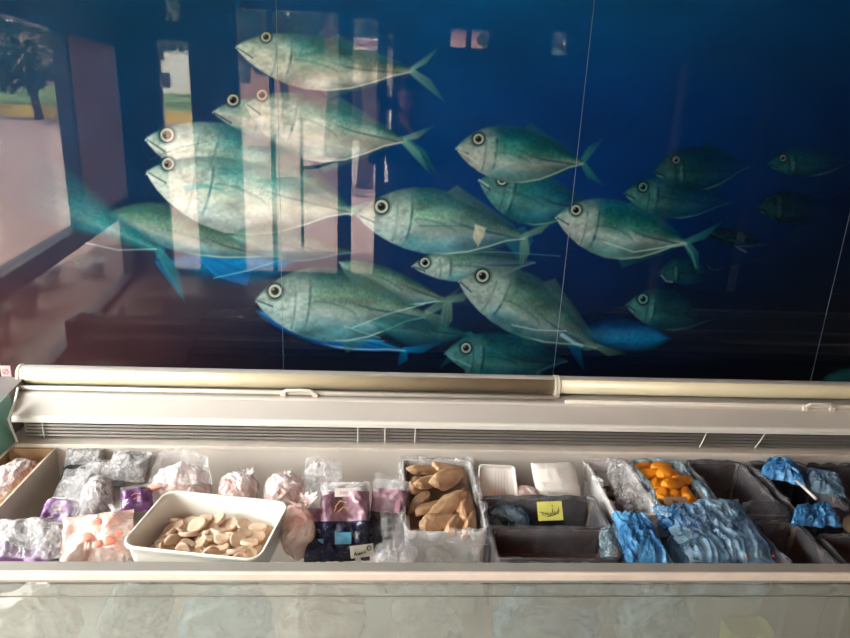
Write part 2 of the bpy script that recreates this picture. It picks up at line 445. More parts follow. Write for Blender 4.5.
        nz = vnoise(q * L / 9, w / 5, fid + 11); nf = vnoise(q * L / 3.2, w / 2.6, fid + 29)
        vv = v + .18 * (nz - .5)
        c = np.empty((len(idx), 3))
        for k in range(3):
            c[:, k] = np.interp(vv, [-1, -.55, -.1, .35, .75, 1.0], [P[0][k] * .85, P[0][k], P[1][k], P[2][k], P[3][k], P[3][k] * .8])
        sc = vnoise((q * L + w) / 2.4, (q * L - w) / 2.4, fid + 5)               # scales on the back
        c *= (1 + .20 * (sc - .5) * (v < .2) * (q > .25))[:, None]
        c *= (.92 + .16 * nf)[:, None]
        c *= (.80 + .40 * vnoise(q * L / 26 + w / 40, w / 11, fid + 41))[:, None]
        c = c * (1 - .22 * sstep(.35, 1.0, q)[:, None])
        if head:
            hd = (1 - sstep(.20, .33, q - .05 * (1 - v * v) + .02 * v + .05 * (nz - .5)))[:, None]
            hc = P[4] * (.72 + .5 * nz[:, None] * .55 + .25 * nf[:, None])
            top = sstep(-.95, -.35, v)[:, None]
            hc = hc * (.55 + .45 * top) + P[0] * .25 * (1 - top)
            c = c * (1 - .7 * hd) + hc * .7 * hd
            g = q - (.265 + .05 * np.sqrt(np.clip(1 - v * v, 0, 1)))             # gill cover edge
            ga = np.exp(-(g * L / 1.4) ** 2) * (.15 + .6 * nz) * sstep(-.75, -.35, v) * (1 - sstep(.55, .9, v))
            c = c * (1 - ga[:, None]) + P[5] * ga[:, None]
            ga2 = np.exp(-((g * L + 3.0) / 1.6) ** 2) * (.6 * nf) * sstep(-.6, -.2, v) * (1 - sstep(.5, .85, v))
            c = c * (1 - ga2[:, None]) + P[6] * ga2[:, None]
            g = q - (.185 + .045 * np.sqrt(np.clip(1 - (v - .2) ** 2, 0, 1)))
            ga = np.exp(-(g * L / 1.3) ** 2) * (.5 * nf) * (v > -.45) * (v < .95)
            c = c * (1 - ga[:, None]) + P[5] * ga[:, None]
        if mouth:
            m = w - (.6 + q * L * .42); ma = np.exp(-(m / 1.0) ** 2) * .75 * (q < .10) * (q > 0)
            c = c * (1 - ma[:, None]) + P[5] * ma[:, None]
            m2 = m - 2.2; ma = np.exp(-(m2 / 1.2) ** 2) * .6 * (q < .085) * (q > .0)
            c = c * (1 - ma[:, None]) + P[6] * ma[:, None]
        if lateral:
            l = w - hu * (-.28 + .42 * sstep(.3, .72, q)); la = np.exp(-(l / 1.2) ** 2) * .6 * sstep(.45, .75, q)
            c = c * (1 - la[:, None]) + P[5] * la[:, None]
            # pectoral fin: a long leaf lying back from the gill
            ql = (q - .33) / .27; pw = hl * .12 * np.sqrt(np.clip(ql * (1 - ql) * 4, 0, 1))
            pf = (w - hl * (.10 + .22 * ql)); pa = sstep(-.8, .8, pw - np.abs(pf)) * (ql > 0) * (ql < 1) * .32
            c = c * (1 - pa[:, None]) + (P[2] * .55 + P[1] * .4) * pa[:, None]
            pe = np.exp(-((pf + pw) / 1.3) ** 2) * (ql > 0) * (ql < 1) * .28
            c = c * (1 - pe[:, None]) + P[5] * pe[:, None]
        if rim:
            ra = np.exp(-((lo - w - 1.0) / 1.2) ** 2) * sstep(.42, .6, q) * .8
            c = c * (1 - ra[:, None]) + P[6] * ra[:, None]
            ra = np.exp(-((up + w - .8) / 1.1) ** 2) * .3 * (q < .5)
            c = c * (1 - ra[:, None]) + P[1] * ra[:, None]
        s.over(idx, c, a, fid)
        if eye:
            ex, ey, er = eye
            for rr, cc, al in ((1.25, P[5], .35), (1.0, P[5] * .6, .9), (.80, np.array((176, 192, 178.)) * min(1, gain) if pal not in ('dim', 'dark', 'deep') else P[6], .95), (.50, np.array((20, 34, 40.)), 1), (.40, np.array((8, 12, 18.)), 1)):
                ix = s.near(ex - er * 2, ex + er * 2, ey - er * 2, ey + er * 2)
                if len(ix):
                    D = np.hypot(s.U[ix] - ex, s.V[ix] - ey)
                    s.over(ix, cc[None, :], al * alpha * (1 - sstep(er * rr - .7, er * rr + .7, D)))
            ix = s.near(ex - er, ex + er, ey - er, ey + er)
            if len(ix):
                D = np.hypot(s.U[ix] - ex + er * .22, s.V[ix] - ey + er * .22)
                s.over(ix, np.array([[220., 230, 230]]), .5 * alpha * (1 - sstep(er * .08, er * .2, D)))
FISH = {}
def paint(U, V):  # U, V and all fish points below are image pixel coordinates
    p = Print(U, V)
    def F_(fid, label, *a, **k):
        FISH[fid] = label; p.fish(fid, *a, **k)
    # far, dim ones first
    F_(1, 'dim fish head fading into the dark right edge', (769, 164), (856, 160), 16, 15, 'dim', (783, 158, 4), fade=.9)
    F_(2, 'dim dark fish low at the right, mostly lost in shadow', (758, 208), (836, 206), 17, 16, 'dark', None, fade=.95, rim=False)
    F_(3, 'dim green fish with pale jaw, upper right of the shoal', (655, 172), (748, 166), 24, 22, 'dim', (676, 160, 4.5), fade=.7)
    F_(4, 'dim teal fish with dark eye behind the right-hand fish', (625, 193), (730, 202), 20, 22, 'deep', (643, 187, 5.5), fade=.75)
    F_(5, 'small dark fish with pale jaw under the forked tail', (659, 273), (722, 272), 17, 12, 'dim', None, fade=.8, rim=False)
    p.stroke([(661, 275), (666, 281), (672, 282)], 1.8, (150, 180, 180), .8)
    p.stroke([(716, 235), (746, 252)], 1.6, (120, 150, 156), .8)
    F_(6, 'streaky dim fish above the pale line at the right', (706, 232), (772, 244), 9, 9, 'dark', None, fade=.9, head=False)
    F_(7, 'dim fish with ringed eye at the lower right', (627, 305), (716, 318), 22, 20, 'deep', (643, 299, 6), fade=.85)
    F_(8, 'bright blue blurred fish at the bottom right', (668, 338), (566, 334), 15, 16, 'blue', None, head=False, mouth=False, lateral=False, soft=4, alpha=.95, rim=False, gain=1.0, tips=[((584, 372), 12)])
    F_(9, 'teal fish in the bottom right corner of the mural', (824, 380), (930, 392), 18, 20, 'deep', None, fade=.5)
    # blue bellies and backs on the left
    F_(10, 'blurred blue fish with pointed fin at the left', (290, 262), (158, 262), 24, 20, 'blue', None, head=False, mouth=False, lateral=False, soft=6, rim=False, tips=[((186, 304), 9), ((160, 232), 9)])
    p.poly([(190, 250), (252, 268), (247, 286), (214, 276)], (10, 100, 150), (6, 80, 140), .9, 10)
    p.stroke([(214, 278), (250, 270), (286, 258)], 1.5, (150, 200, 205), .7)
    F_(11, 'pale streaked fish flank under the big pale pair', (110, 215), (282, 256), 26, 20, 'green', None, head=False, mouth=False, soft=2)
    F_(12, 'fish tail sweeping down at the far left', (-150, 96), (158, 249), 40, 32, 'teal', None, head=False, mouth=False, soft=4, lateral=False, rim=False, alpha=.9, tips=[((186, 304), 13), ((104, 240), 9)], gain=1.2, fadeL=(10, 105))
    p.stroke([(86, 243), (118, 250), (156, 249)], 1.6, (150, 200, 200), .8)
    # upper left group
    F_(13, 'fish with ringed eye behind the third pale fish', (214, 112), (404, 140), 26, 24, 'jade', (233, 100, 7), tips=[((438, 176), 12), ((428, 128), 7)])
    F_(14, 'pale fish with forked tail under the top fish', (247, 104), (402, 139), 24, 42, 'pale', (262, 95, 6.5), tips=[((430, 174), 9), ((434, 126), 7)])
    F_(15, 'topmost pale fish of the shoal with long forked tail', (237, 47), (410, 70), 25, 30, 'pale', (266, 37, 6), tips=[((446, 103), 10), ((440, 46), 7)], bend=3)
    p.stroke([(300, 56), (340, 46), (400, 62)], 4, (20, 110, 118), .6, 15, 2)
    F_(16, 'large pale fish with ringed eye at the upper left', (147, 139), (352, 212), 34, 36, 'pale', (167, 135, 8.5), bend=-10)
    F_(17, 'large pale fish, second of the upper left pair', (148, 172), (350, 209), 26, 50, 'pale', (168, 164, 7.5), tips=[((394, 240), 9), ((388, 196), 8)], bend=-4)
    p.stroke([(186, 188), (206, 186), (222, 190)], 6, (18, 132, 146), .6, 17, 2)
    p.stroke([(150, 160), (178, 148), (206, 142)], 1.6, (30, 80, 90), .5)
    F_(18, 'hazy fish below the big pale pair', (232, 236), (350, 252), 20, 18, 'green', None, alpha=.7, soft=3, head=False, mouth=False)
    # lower left
    F_(19, 'greenish fish crossing behind the lower left fish', (340, 262), (448, 300), 11, 24, 'green', None, head=False, mouth=False, tips=[((438, 340), 14), ((476, 288), 10)])
    F_(20, 'blue bellied fish lowest at the left', (258, 312), (404, 350), 12, 16, 'blue', None, soft=2, head=False, tips=[((398, 366), 10), ((442, 342), 9)], gain=1.25)
    p.stroke([(262, 306), (284, 322), (310, 334)], 4.5, (150, 200, 210), .8, 20, 2.5)
    F_(21, 'large teal fish at the lower left with a ringed eye', (257, 300), (424, 314), 34, 42, 'green', (275, 291, 8.2), bend=-6, tips=[((452, 334), 14), ((462, 286), 10)])
    p.stroke([(352, 328), (388, 314), (424, 304)], 1.8, (150, 200, 200), .8, 21)
    p.stroke([(336, 340), (384, 341)], 1.3, (120, 190, 200), .6, 21)
    p.stroke([(344, 326), (380, 338)], 1.4, (140, 195, 205), .6, 21)
    F_(22, 'teal tail and body below the centre fish', (374, 322), (470, 334), 14, 18, 'teal', None, head=False, mouth=False, soft=4, alpha=.7, rim=False, tips=[((436, 372), 10), ((500, 350), 8)])
    # middle
    F_(23, 'teal fish under the upper middle fish with ringed eye', (480, 181), (592, 206), 22, 30, 'teal', (502, 180, 6.2), bend=3, fade=.45)
    p.stroke([(479, 180), (488, 186)], 2.2, (190, 210, 215), .9)
    F_(24, 'upper middle teal fish with a silver jaw', (457, 148), (582, 162), 27, 31, 'jade', (478.5, 139, 6.6), bend=-2, tips=[((604, 138), 9), ((604, 186), 9)])
    p.stroke([(459, 149), (468, 156), (478, 163)], 3.4, (176, 196, 196), .8, 24, 1.5)
    p.poly([(500, 236), (524, 226), (534, 240), (520, 262)], (20, 96, 104), (14, 70, 90), .8, None)
    F_(25, 'small pale headed fish below the centre fish', (413, 266), (534, 262), 17, 18, 'green', (425, 262.5, 6), fade=.55)
    p.stroke([(448, 252), (500, 252), (560, 256)], 1.2, (110, 160, 156), .6)
    F_(26, 'large pale fish in the centre with a wide ringed eye', (359, 215), (524, 236), 31, 36, 'green', (381.5, 206.5, 8.2), bend=-6, fade=.25, tips=[((520, 270), 12), ((556, 218), 8)], gain=1.12)
    p.poly([(475, 224), (486, 228), (484, 236), (478, 247), (473, 238)], (190, 190, 165), (170, 170, 150), .8, 26)
    p.stroke([(420, 226), (470, 226)], 2.2, (40, 96, 100), .7, 26)
    F_(27, 'silver fish diving left at the lower middle', (460, 281), (596, 346), 33, 30, 'green', (482.5, 276, 7.6), bend=-5, fade=.3, tips=[((574, 342), 10), ((626, 354), 9)], gain=.95)
    p.stroke([(512, 325), (536, 330), (566, 331)], 1.5, (150, 200, 196), .8, 27)
    p.stroke([(562, 335), (574, 343), (582, 346)], 4, (150, 200, 216), .9, 27, 2.5)
    F_(28, 'teal fish at the bottom middle with a ringed eye', (446, 353), (566, 360), 24, 24, 'teal', (466, 348, 6.2), fade=.6, gain=.95)
    p.stroke([(447, 354), (458, 360), (470, 366)], 2.4, (130, 190, 190), .7, 28)
    # right
    F_(29, 'bright silver fish right of the middle seam', (557, 217), (686, 242), 27, 33, 'jade', (576, 210, 6.3), bend=-2, tips=[((699, 272), 11), ((722, 222), 9)])
    p.stroke([(604, 242), (634, 252), (660, 248), (684, 243)], 1.6, (170, 205, 190), .9, 29)
    p.stroke([(684, 243), (692, 254), (696, 268)], 3.4, (90, 150, 160), .7, 29, 2)
    # dust in the water
    rs = np.random.RandomState(4)
    for _ in range(30):
        x, y = rs.uniform(420, 800), rs.uniform(60, 360)
        p.stroke([(x, y), (x + .6, y)], 1.0, (60, 100, 120), .35)
    return p
def wall_to_pixel(X, Z):     # wall spot projected through the camera into image pixels, where the print is painted
    vx, vy, vz = X, np.full_like(X, WALL), -(Z - EYE)
    # world -> camera axes
    cx = r_[0] * vx + n_[0] * vy + d_[0] * vz; cy = r_[1] * vx + n_[1] * vy + d_[1] * vz; cz = r_[2] * vx + n_[2] * vy + d_[2] * vz
    return 425 + F * cx / cz, 319 + F * cy / cz

M_print = bpy.data.materials.new('glossy_photo_print'); M_print.use_nodes = True
_nt = M_print.node_tree; _b = _nt.nodes['Principled BSDF']
_at = _nt.nodes.new('ShaderNodeAttribute'); _at.attribute_name = 'ink'; _at.attribute_type = 'GEOMETRY'
_nt.links.new(_at.outputs['Color'], _b.inputs['Base Color'])
_b.inputs['Roughness'].default_value = .012; _b.inputs['IOR'].default_value = 1.52
M_edge = mat('polished_panel_edge', (150, 172, 190), .25)
M_seal = mat('seam_sealant', (112, 128, 146), .4)

def panel(x0, x1, label, fine=True):
    z0, z1, zf = .0, 2.62, (.80, 1.99)
    st = .0026 if fine else .02
    xs = np.linspace(x0, x1, int(round((x1 - x0) / st)) + 1)
    zs = np.concatenate([np.linspace(z0, zf[0], 12)[:-1], np.linspace(zf[0], zf[1], int(round((zf[1] - zf[0]) / st)) + 1), np.linspace(zf[1], z1, 24)[1:]])
    X, Z = np.meshgrid(xs, zs); nz, nx = X.shape
    U, V = wall_to_pixel(X.ravel(), Z.ravel())
    p = paint(U, V)
    colr = np.clip(p.col, 0, 255) / 255
    colr = np.where(colr <= .04045, colr / 12.92, ((colr + .055) / 1.055) ** 2.4)
    ids = p.id.reshape(nz, nx)
    fid = ids[:-1, :-1].copy()
    for k in np.unique(fid):           # specks too small to count stay with the sheet
        if (fid == k).sum() < (200 if fine else 4): fid[fid == k] = 0
    base = (np.arange(nz - 1)[:, None] * nx + np.arange(nx - 1)[None, :])
    quads = np.stack([base, base + 1, base + nx + 1, base + nx], -1)      # faces towards -Y
    co = np.stack([X.ravel(), np.full(X.size, WALL), Z.ravel()], 1)
    def build(name, mask, parent):
        q = quads[mask]
        used, inv = np.unique(q.ravel(), return_inverse=True)
        me = bpy.data.meshes.new(name)
        me.vertices.add(len(used)); me.vertices.foreach_set('co', co[used].ravel())
        me.loops.add(len(inv)); me.loops.foreach_set('vertex_index', inv.astype(np.int32))
        me.polygons.add(len(q)); me.polygons.foreach_set('loop_start', np.arange(0, len(inv), 4, dtype=np.int32))
        try: me.polygons.foreach_set('loop_total', np.full(len(q), 4, np.int32))
        except Exception: pass
        me.update(calc_edges=True)
        at_ = me.color_attributes.new('ink', 'FLOAT_COLOR', 'POINT')
        at_.data.foreach_set('color', np.concatenate([colr[used], np.ones((len(used), 1))], 1).ravel())
        me.materials.append(M_print)
        o = bpy.data.objects.new(name, me); C.objects.link(o)
        if parent: o.parent = parent; o.matrix_parent_inverse = parent_inv(parent)
        return o
    root = thing('mural_panel', ((x0 + x1) / 2, WALL, z0), label, 'mural panel', None)
    build('print_sheet', fid == 0, root)
    obj('backing_board', bx(x0, x1, WALL + .0012, WALL + .010, z0, z1), M_edge, root)
    for k in np.unique(fid):
        if k:
            o = build('printed_fish', fid == k, root); o['label'] = FISH[int(k)]
    return root
SEAMS = [-1.715, -1.212, -.314, .585, 1.489, 2.39]
panel(SEAMS[0], SEAMS[1] - .001, 'fish mural panel running out of the left of the picture', False)
panel(SEAMS[1] + .001, SEAMS[2] - .0004, 'glossy fish mural panel at the left, mirroring the street window')
panel(SEAMS[2] + .0004, SEAMS[3] - .0006, 'glossy fish mural panel in the middle, with most of the fish')
panel(SEAMS[3] + .0006, SEAMS[4] - .0006, 'dark blue mural panel right of the middle with few dim fish')
panel(SEAMS[4] + .0006, SEAMS[5], 'dark mural panel at the far right edge beyond the last seam', False)
for i, s in enumerate(SEAMS[1:-1]):
    struct('trim_%d' % (i + 1), bx(s - .0007, s + .0007, WALL - .0004, WALL + .004, .0, 2.62), M_seal if i >= 2 else mat('dark_seam_sealant', (84, 104, 112), .4))

# ------------------------------------------------------------------ the chest freezer
XL, XR = -1.0, 2.80
fz = thing('chest_freezer', (.6, 1.6, 0), 'long white open-top chest freezer under the fish mural', 'freezer')
bm = nbm()
box(bm, XL, XR, 1.706, 2.06, 0, .722)                      # back housing
box(bm, XL, XR, 1.04, 1.706, .06, .44)                     # insulated bottom
box(bm, XR, XR + .07, 1.04, 2.06, 0, .76)                  # right end
obj('cabinet', bm, M_white, fz)
obj('inner_liner', bx(XL, XR, 1.698, 1.7055, .4405, .7118), M_liner, fz)
obj('liner_ledge', bx(XL - .01, XR, 1.696, 1.738, .712, .7225, .002), M_railw, fz)
obj('grille_recess', bx(-.955, XR, 1.752, 1.80, .723, .783), M_dark, fz)
bm = nbm()
for k in range(5):
    z = .7335 + k * .0098
    prism(bm, [(1.7215, z), (1.7235, z + .0052), (1.748, z + .0102), (1.750, z + .0080)], -.955, XR)
obj('air_grille', bm, M_grille, fz)
def gx(px, y=435, Y=1.722): return at_y(px, y, Y).x
for px, ln in ((45, 0), (358, 0), (385, 0), (415, 0), (703, .006), (760, .010)):
    x = gx(px)
    obj('grille_clip', tube(nbm(), [(x - ln, 1.718, .729), (x, 1.716, .752), (x + ln, 1.716, .777)], .0017, 8), M_railw if px > 600 else M_panelw, fz)
obj('panel_lip', prism(nbm(), [(1.703, .783), (1.703, .794), (1.708, .799), (1.730, .803), (1.745, .785), (1.745, .781)], -.976, XR), M_white, fz)
obj('sloped_panel', prism(nbm(), [(1.712, .8005), (1.722, .8035), (1.7225, .8020), (1.745, .8095), (1.7455, .8080), (1.785, .8215), (1.790, .8262), (1.80, .8268), (1.80, .785), (1.745, .785)], -.990, XR), M_panelw, fz, True if False else False)
obj('housing_top', bx(XL - .01, XR, 1.80, 1.94, .80, .8262, .002), M_greystrip, fz)
TY, TZ = 1.860, .8556
xm = at_y(557, 387, 1.84).x
for (x0, x1, dz, first) in ((-1.014, xm - .006, 0, True), (xm + .008, XR, 0, False)):
    t_ = obj('blind_tube', tube(nbm(), [(x0, TY, TZ), (x1, TY, TZ)], .0268, 40), M_cream, fz, True)
    arc = [(TY + rr * math.cos(a), TZ + rr * math.sin(a)) for rr, sgn in ((.0276, 1), (.0262, -1)) for a in [math.radians(38 + (86 * k / 10 if sgn > 0 else 86 - 86 * k / 10)) for k in range(11)]]
    obj('top_strip', prism(nbm(), arc, x0, x1), M_greystrip, t_)
for x in (-1.018, xm - .0035, xm + .0055):
    bm = nbm()
    tube(bm, [(x - .004, TY, TZ), (x - .003, TY, TZ), (x + .003, TY, TZ), (x + .004, TY, TZ)], [.0265, .0290, .0290, .0265], 40)
    box(bm, x - .004, x + .004, TY - .026, TY + .01, .8262, TZ - .004)
    obj('blind_end_cap', bm, M_creamcap, fz, False)
def pull_bar(x0, x1, y, z, hx, hw):
    o = obj('pull_bar', tube(nbm(), [(x0, y, z), (x0 + .002, y, z), (x1 - .002, y, z), (x1, y, z)], [.004, .0064, .0064, .004], 14), M_bar, fz, True)
    bm = nbm()
    for x in (hx - hw, hx + hw):
        box(bm, x - .008, x + .008, y - .0105, y - .0062, z - .0125, z + .005, .001)
        box(bm, x - .011, x - .005, y - .0105, y - .0062, z - .017, z - .010, .001)
    tube(bm, [(hx - hw, y - .008, z + .003), (hx - hw + .012, y - .011, z + .0125), (hx - hw + .03, y - .012, z + .0135), (hx + hw - .03, y - .012, z + .0135), (hx + hw - .012, y - .011, z + .0125), (hx + hw, y - .008, z + .003)], .0042, 10)
    obj('handle', bm, M_creamcap, o)
pull_bar(-1.02, xm - .008, 1.815, .8334, at_y(299, 394, 1.81).x, .045)
pull_bar(at_y(565, 402, 1.79).x, XR - .02, 1.792, .8312, at_y(818, 406, 1.79).x, .042)
obj('front_rail', prism(nbm(), [(1.171, .7500), (1.1392, .7500), (1.1355, .7465), (1.1345, .7300), (1.171, .7300)], XL - .08, XR + .07), M_rail, fz)
obj('rail_ridge', prism(nbm(), [(1.1415, .7502), (1.1405, .7530), (1.1355, .7530), (1.1335, .7500), (1.1343, .7360), (1.1355, .7460), (1.139, .7500)], XL - .08, XR + .07), M_railw, fz)
obj('front_glass', prism(nbm(), [(1.132, .7295), (1.126, .7295), (1.056, .4500), (1.062, .4500)], XL, XR), M_caseglass, fz)
obj('glass_seam', prism(nbm(), [(1.1205, .7105), (1.1195, .7105), (1.1190, .7085), (1.1203, .7085)], XL, XR), M_grille, fz)
obj('front_skirt', prism(nbm(), [(1.045, .452), (1.062, .452), (1.062, .44), (1.062, .02), (1.045, .02)], XL, XR), M_white, fz)
# left end: grey cap, teal glass and its white edge trim
obj('end_cap', prism(nbm(), [(2.06, 0), (2.06, .60), (1.85, .60), (1.845, .852), (1.700, .838), (1.64, .70), (1.10, .66), (1.045, .45), (1.045, 0)], XL - .115, XL - .002), mat('grey_end_cap', (118, 112, 110), .5), fz)
obj('end_glass', prism(nbm(), [(1.726, .831), (1.685, .803), (1.708, .721), (1.605, .724), (1.657, .856), (1.70, .862)], -.980, -.975), M_endglass, fz)
obj('end_trim', tube(nbm(), [(-.972, 1.750, .862), (-.972, 1.726, .831), (-.972, 1.684, .802), (-.972, 1.707, .721), (-.972, 1.62, .723)], .0034, 8), M_white, fz)

# small white sign with a red mark on the end of the freezer
s_ = at_y(5.5, 371.5, 1.846)
st_ = thing('warning_tag', (s_.x, 1.848, .852), 'small white tag with a red mark at the left end of the freezer', 'tag')
obj('tag_card', bx(s_.x - .0135, s_.x + .0135, 1.846, 1.849, .8525, s_.z + .017, .0008), mat('tag_paper', (176, 162, 162), .7), st_)
bm = nbm()
tube(bm, [(s_.x + .0075 * math.cos(a), 1.8455, s_.z + .0075 * math.sin(a)) for a in [2 * PI * k / 20 for k in range(21)]], .0011, 6)
tube(bm, [(s_.x - .0055, 1.8455, s_.z - .0055), (s_.x + .006, 1.8455, s_.z + .008)], .0013, 6)
obj('red_mark', bm, M_inkred, st_)

# ------------------------------------------------------------------ containers
def liner_bm(x0, x1, y0, y1, zt, depth, drop, seed, amp=.006, n=160):
    pts = rrect((x1 - x0) / 2, (y1 - y0) / 2, .012, 6)
    per = []
    P = [Vector((p[0], p[1], 0)) for p in pts]; P.append(P[0])
    lens = [(P[i + 1] - P[i]).length for i in range(len(P) - 1)]; tot = sum(lens)
    for k in range(n):
        s = tot * k / n; i = 0
        while s > lens[i]: s -= lens[i]; i += 1
        per.append(P[i].lerp(P[i + 1], s / max(1e-9, lens[i])))
    cx, cy = (x0 + x1) / 2, (y0 + y1) / 2
    prof = [(-.010, -depth), (-.009, -depth * .8), (-.009, -depth * .6), (-.008, -depth * .4), (-.008, -depth * .25), (-.007, -depth * .12), (-.006, -.008), (-.003, .003), (.001, .006), (.006, .004), (.008, -.006), (.009, -drop * .4), (.010, -drop * .75), (.012, -drop)]
    rings = []
    for j, (o_, z_) in enumerate(prof):
        ring = []
        for p in per:
            nrm = Vector((math.copysign(1, p.x) if abs(p.x) > (x1 - x0) / 2 - .013 else 0, math.copysign(1, p.y) if abs(p.y) > (y1 - y0) / 2 - .013 else 0, 0))
            nrm = nrm.normalized() if nrm.length else Vector((0, 0, 0))
            q = Vector((p.x * 22, p.y * 22, z_ * 30 + seed * 7))
            a = amp * (noise.noise(q) + .7 * (abs(noise.noise(q * 2.3)) - .25))
            rim = 1 if 5 <= j <= 10 else .6
            w = p + nrm * (o_ + min(a * rim, .004 if j < 7 else .02)) 
            z = zt + z_ + (amp * 1.1 * noise.noise(q * 1.7 + Vector((3, 1, 9))) + .3 * amp if 6 <= j <= 10 else 0) + (amp * 1.8 * noise.noise(Vector((p.x * 40, p.y * 40, seed))) if j >= 11 else 0)
            ring.append((cx + w.x, cy + w.y, z))
        rings.append(ring)
    return loft(nbm(), rings, False, False)
def bin_thing(name, label, cat, x0, x1, y0, y1, zt, zb, m, lin_m=None, depth=.16, drop=.05, seed=1, amp=.006, group=None, wall=.004):
    root = thing(name, ((x0 + x1) / 2, (y0 + y1) / 2, zb), label, cat, group)
    bm = nbm(); hw, hd = (x1 - x0) / 2, (y1 - y0) / 2; cx, cy = (x0 + x1) / 2, (y0 + y1) / 2
    ts = .93
    def R(sx, sy, z): return [(cx + p[0], cy + p[1], z) for p in rrect(sx, sy, min(.014, sx * .4), 5)]
    H = zt - zb
    loft(bm, [R(hw * ts, hd * ts, zb), R(hw, hd, zt), R(hw - wall, hd - wall, zt), R(hw * ts - wall, hd * ts - wall, zb + .006)], True, True)
    obj('bin_shell', bm, m, root)
    if lin_m:
        obj('liner', liner_bm(x0, x1, y0, y1, zt, min(depth, H * .9), drop, seed, amp), lin_m, root, True)
    return root
def almond(c, L, W, T, R, seed, pw=.62, sub=3, amp=.12):
    bm = nbm(); bmesh.ops.create_icosphere(bm, subdivisions=sub, radius=1)
    off = Vector((seed * 1.7, seed * 4.1, seed * .7))
    for v in bm.verts:
        p = v.co
        t = p.x
        wd = max(.0, 1 - abs(t) ** 1.7) ** pw * (1.0 - .28 * t)
        yz = Vector((p.y, p.z)); l = math.hypot(p.y, p.z) + 1e-6
        y = p.y / l * wd if l > 1e-4 else 0; z = p.z / l * min(1, wd * 1.4)
        sc = min(1, l * 1.0 / max(1e-4, math.sqrt(max(0, 1 - t * t)) + 1e-4))
        q = Vector((t * L, y * sc * W, z * sc * T * (1 - .15 * t)))
        q.z += .22 * T * math.cos(t * 2.2 + seed) * 1.2
        q *= 1 + amp * fbm(p + off, 1.5)
        v.co = Vector(c) + R @ q
    return bm
def rotm(rz=0, rx=0, ry=0):
    return Matrix.Rotation(math.radians(rz), 3, 'Z') @ Matrix.Rotation(math.radians(rx), 3, 'X') @ Matrix.Rotation(math.radians(ry), 3, 'Y')
def one(name, bm, m, label, cat, group=None, smooth=True):
    """a thing that is one mesh, with its origin at its own middle"""
    o = obj(name, bm, m, None, smooth); tag(o, label, cat, group)
    me = o.data; co = np.empty(len(me.vertices) * 3); me.vertices.foreach_get('co', co); co = co.reshape(-1, 3)
    c = co.mean(0); c[2] = co[:, 2].min(); me.vertices.foreach_set('co', (co - c).ravel()); o.location = c
    return o
def flat(c, R, w, h, t, u=0, v=0, z=0):
    """a thin card fixed on a pack: its own plane R, offset (u, v, z) in metres"""
    bm = bx(-w / 2, w / 2, -h / 2, h / 2, 0, t, min(.0006, t * .3), 1)
    for q in bm.verts: q.co = Vector(c) + R @ (q.co + Vector((u, v, z)))
    return bm
def strokes(c, R, lines, r, z):
    bm = nbm()
    for l in lines:
        tube(bm, [Vector(c) + R @ Vector((x, y, z)) for x, y in l], r, 5)
    return bm

# 1 cardboard box with wrapped squid at the left
x0, x1, y0, y1, zt, zb = -.993, -.868, 1.36, 1.694, .712, .46
root = thing('cardboard_box', (-.93, 1.53, zb), 'open brown cardboard box at the left end of the freezer', 'box')
bm = nbm()
box(bm, x0, x1, y0, y1, zb, zb + .005); box(bm, x0, x0 + .005, y0, y1, zb, zt); box(bm, x0, x1, y1 - .005, y1, zb, zt); box(bm, x0, x1, y0, y0 + .005, zb, zt - .02); box(bm, x1 - .005, x1 - .001, y0, y1, zb, zt)
obj('box_inside', bm, M_card, root)
obj('box_side', bx(x1 - .0008, x1 + .0025, y0 - .002, y1, zb, zt + .001), M_cardpale, root, label='pale outer side of the box')
one('wrapped_squid', blob((-.926, 1.555, .668), (.048, .115, .050), 2, .16, 2.6, .8, 5, 0, None, (0, 0), .7), M_wrapw, 'pinkish white wrapped parcel lying in the brown cardboard box', 'frozen food')
one('meat_parcel', blob((-.935, 1.44, .60), (.044, .05, .05), 6, .16, 2.6, .8, 4), M_wrapw, 'second pale parcel low in the brown cardboard box', 'frozen food')

# 2 tray with wrapped fish, silver packs, round parcel
tr = thing('fish_tray', (-.765, 1.57, .62), 'black foam tray of film-wrapped fish beside the cardboard box', 'tray')
R = rotm(4, 16); c = Vector((-.768, 1.56, .652))
bm = nbm(); loft(bm, [[tuple(c + R @ Vector((p[0], p[1], z))) for p in rrect(.047 * k, .098 * k, .012)] for k, z in ((.85, -.012), (1, .010), (.94, .010), (.82, -.006))], True, True)
obj('tray', bm, M_black if False else mat('black_foam', (44, 42, 44), .5), tr)
obj('wrapped_fish', pillow(c + R @ Vector((0, -.008, .012)), .042, .085, .014, 3, R, amp=.3)[0], M_silver, tr, True)
for i, (px, py, Z, w, h, rz, lab) in enumerate(((88, 455, .690, .050, .030, 3, 'silver wrapped pack at the back behind the black fish tray'), (132, 462, .685, .052, .042, -4, 'silver wrapped pack at the back left of the white tub'), (108, 470, .662, .05, .04, 12, 'silver pack behind the round grey parcel'))):
    p = at(px, py, Z); p.y -= .022; R = rotm(rz, 42)
    one('silver_pack', pillow(p, w, h, .016, 20 + i, R, amp=.35)[0], M_silver, lab, 'frozen food', None)
p = at(100, 487, .700)
one('round_parcel', blob((p.x, p.y - .03, .668), (.038, .050, .070), 4, .12, 2.6, .9, 5, .3, None, (-.35, .15), .7), film('pale_crinkled_wrap', (232, 224, 224), .95, .12, var=.05, col2=(176, 168, 170), bscale=40, strength=.8), 'upright rounded grey parcel wrapped in crinkled film', 'frozen food')
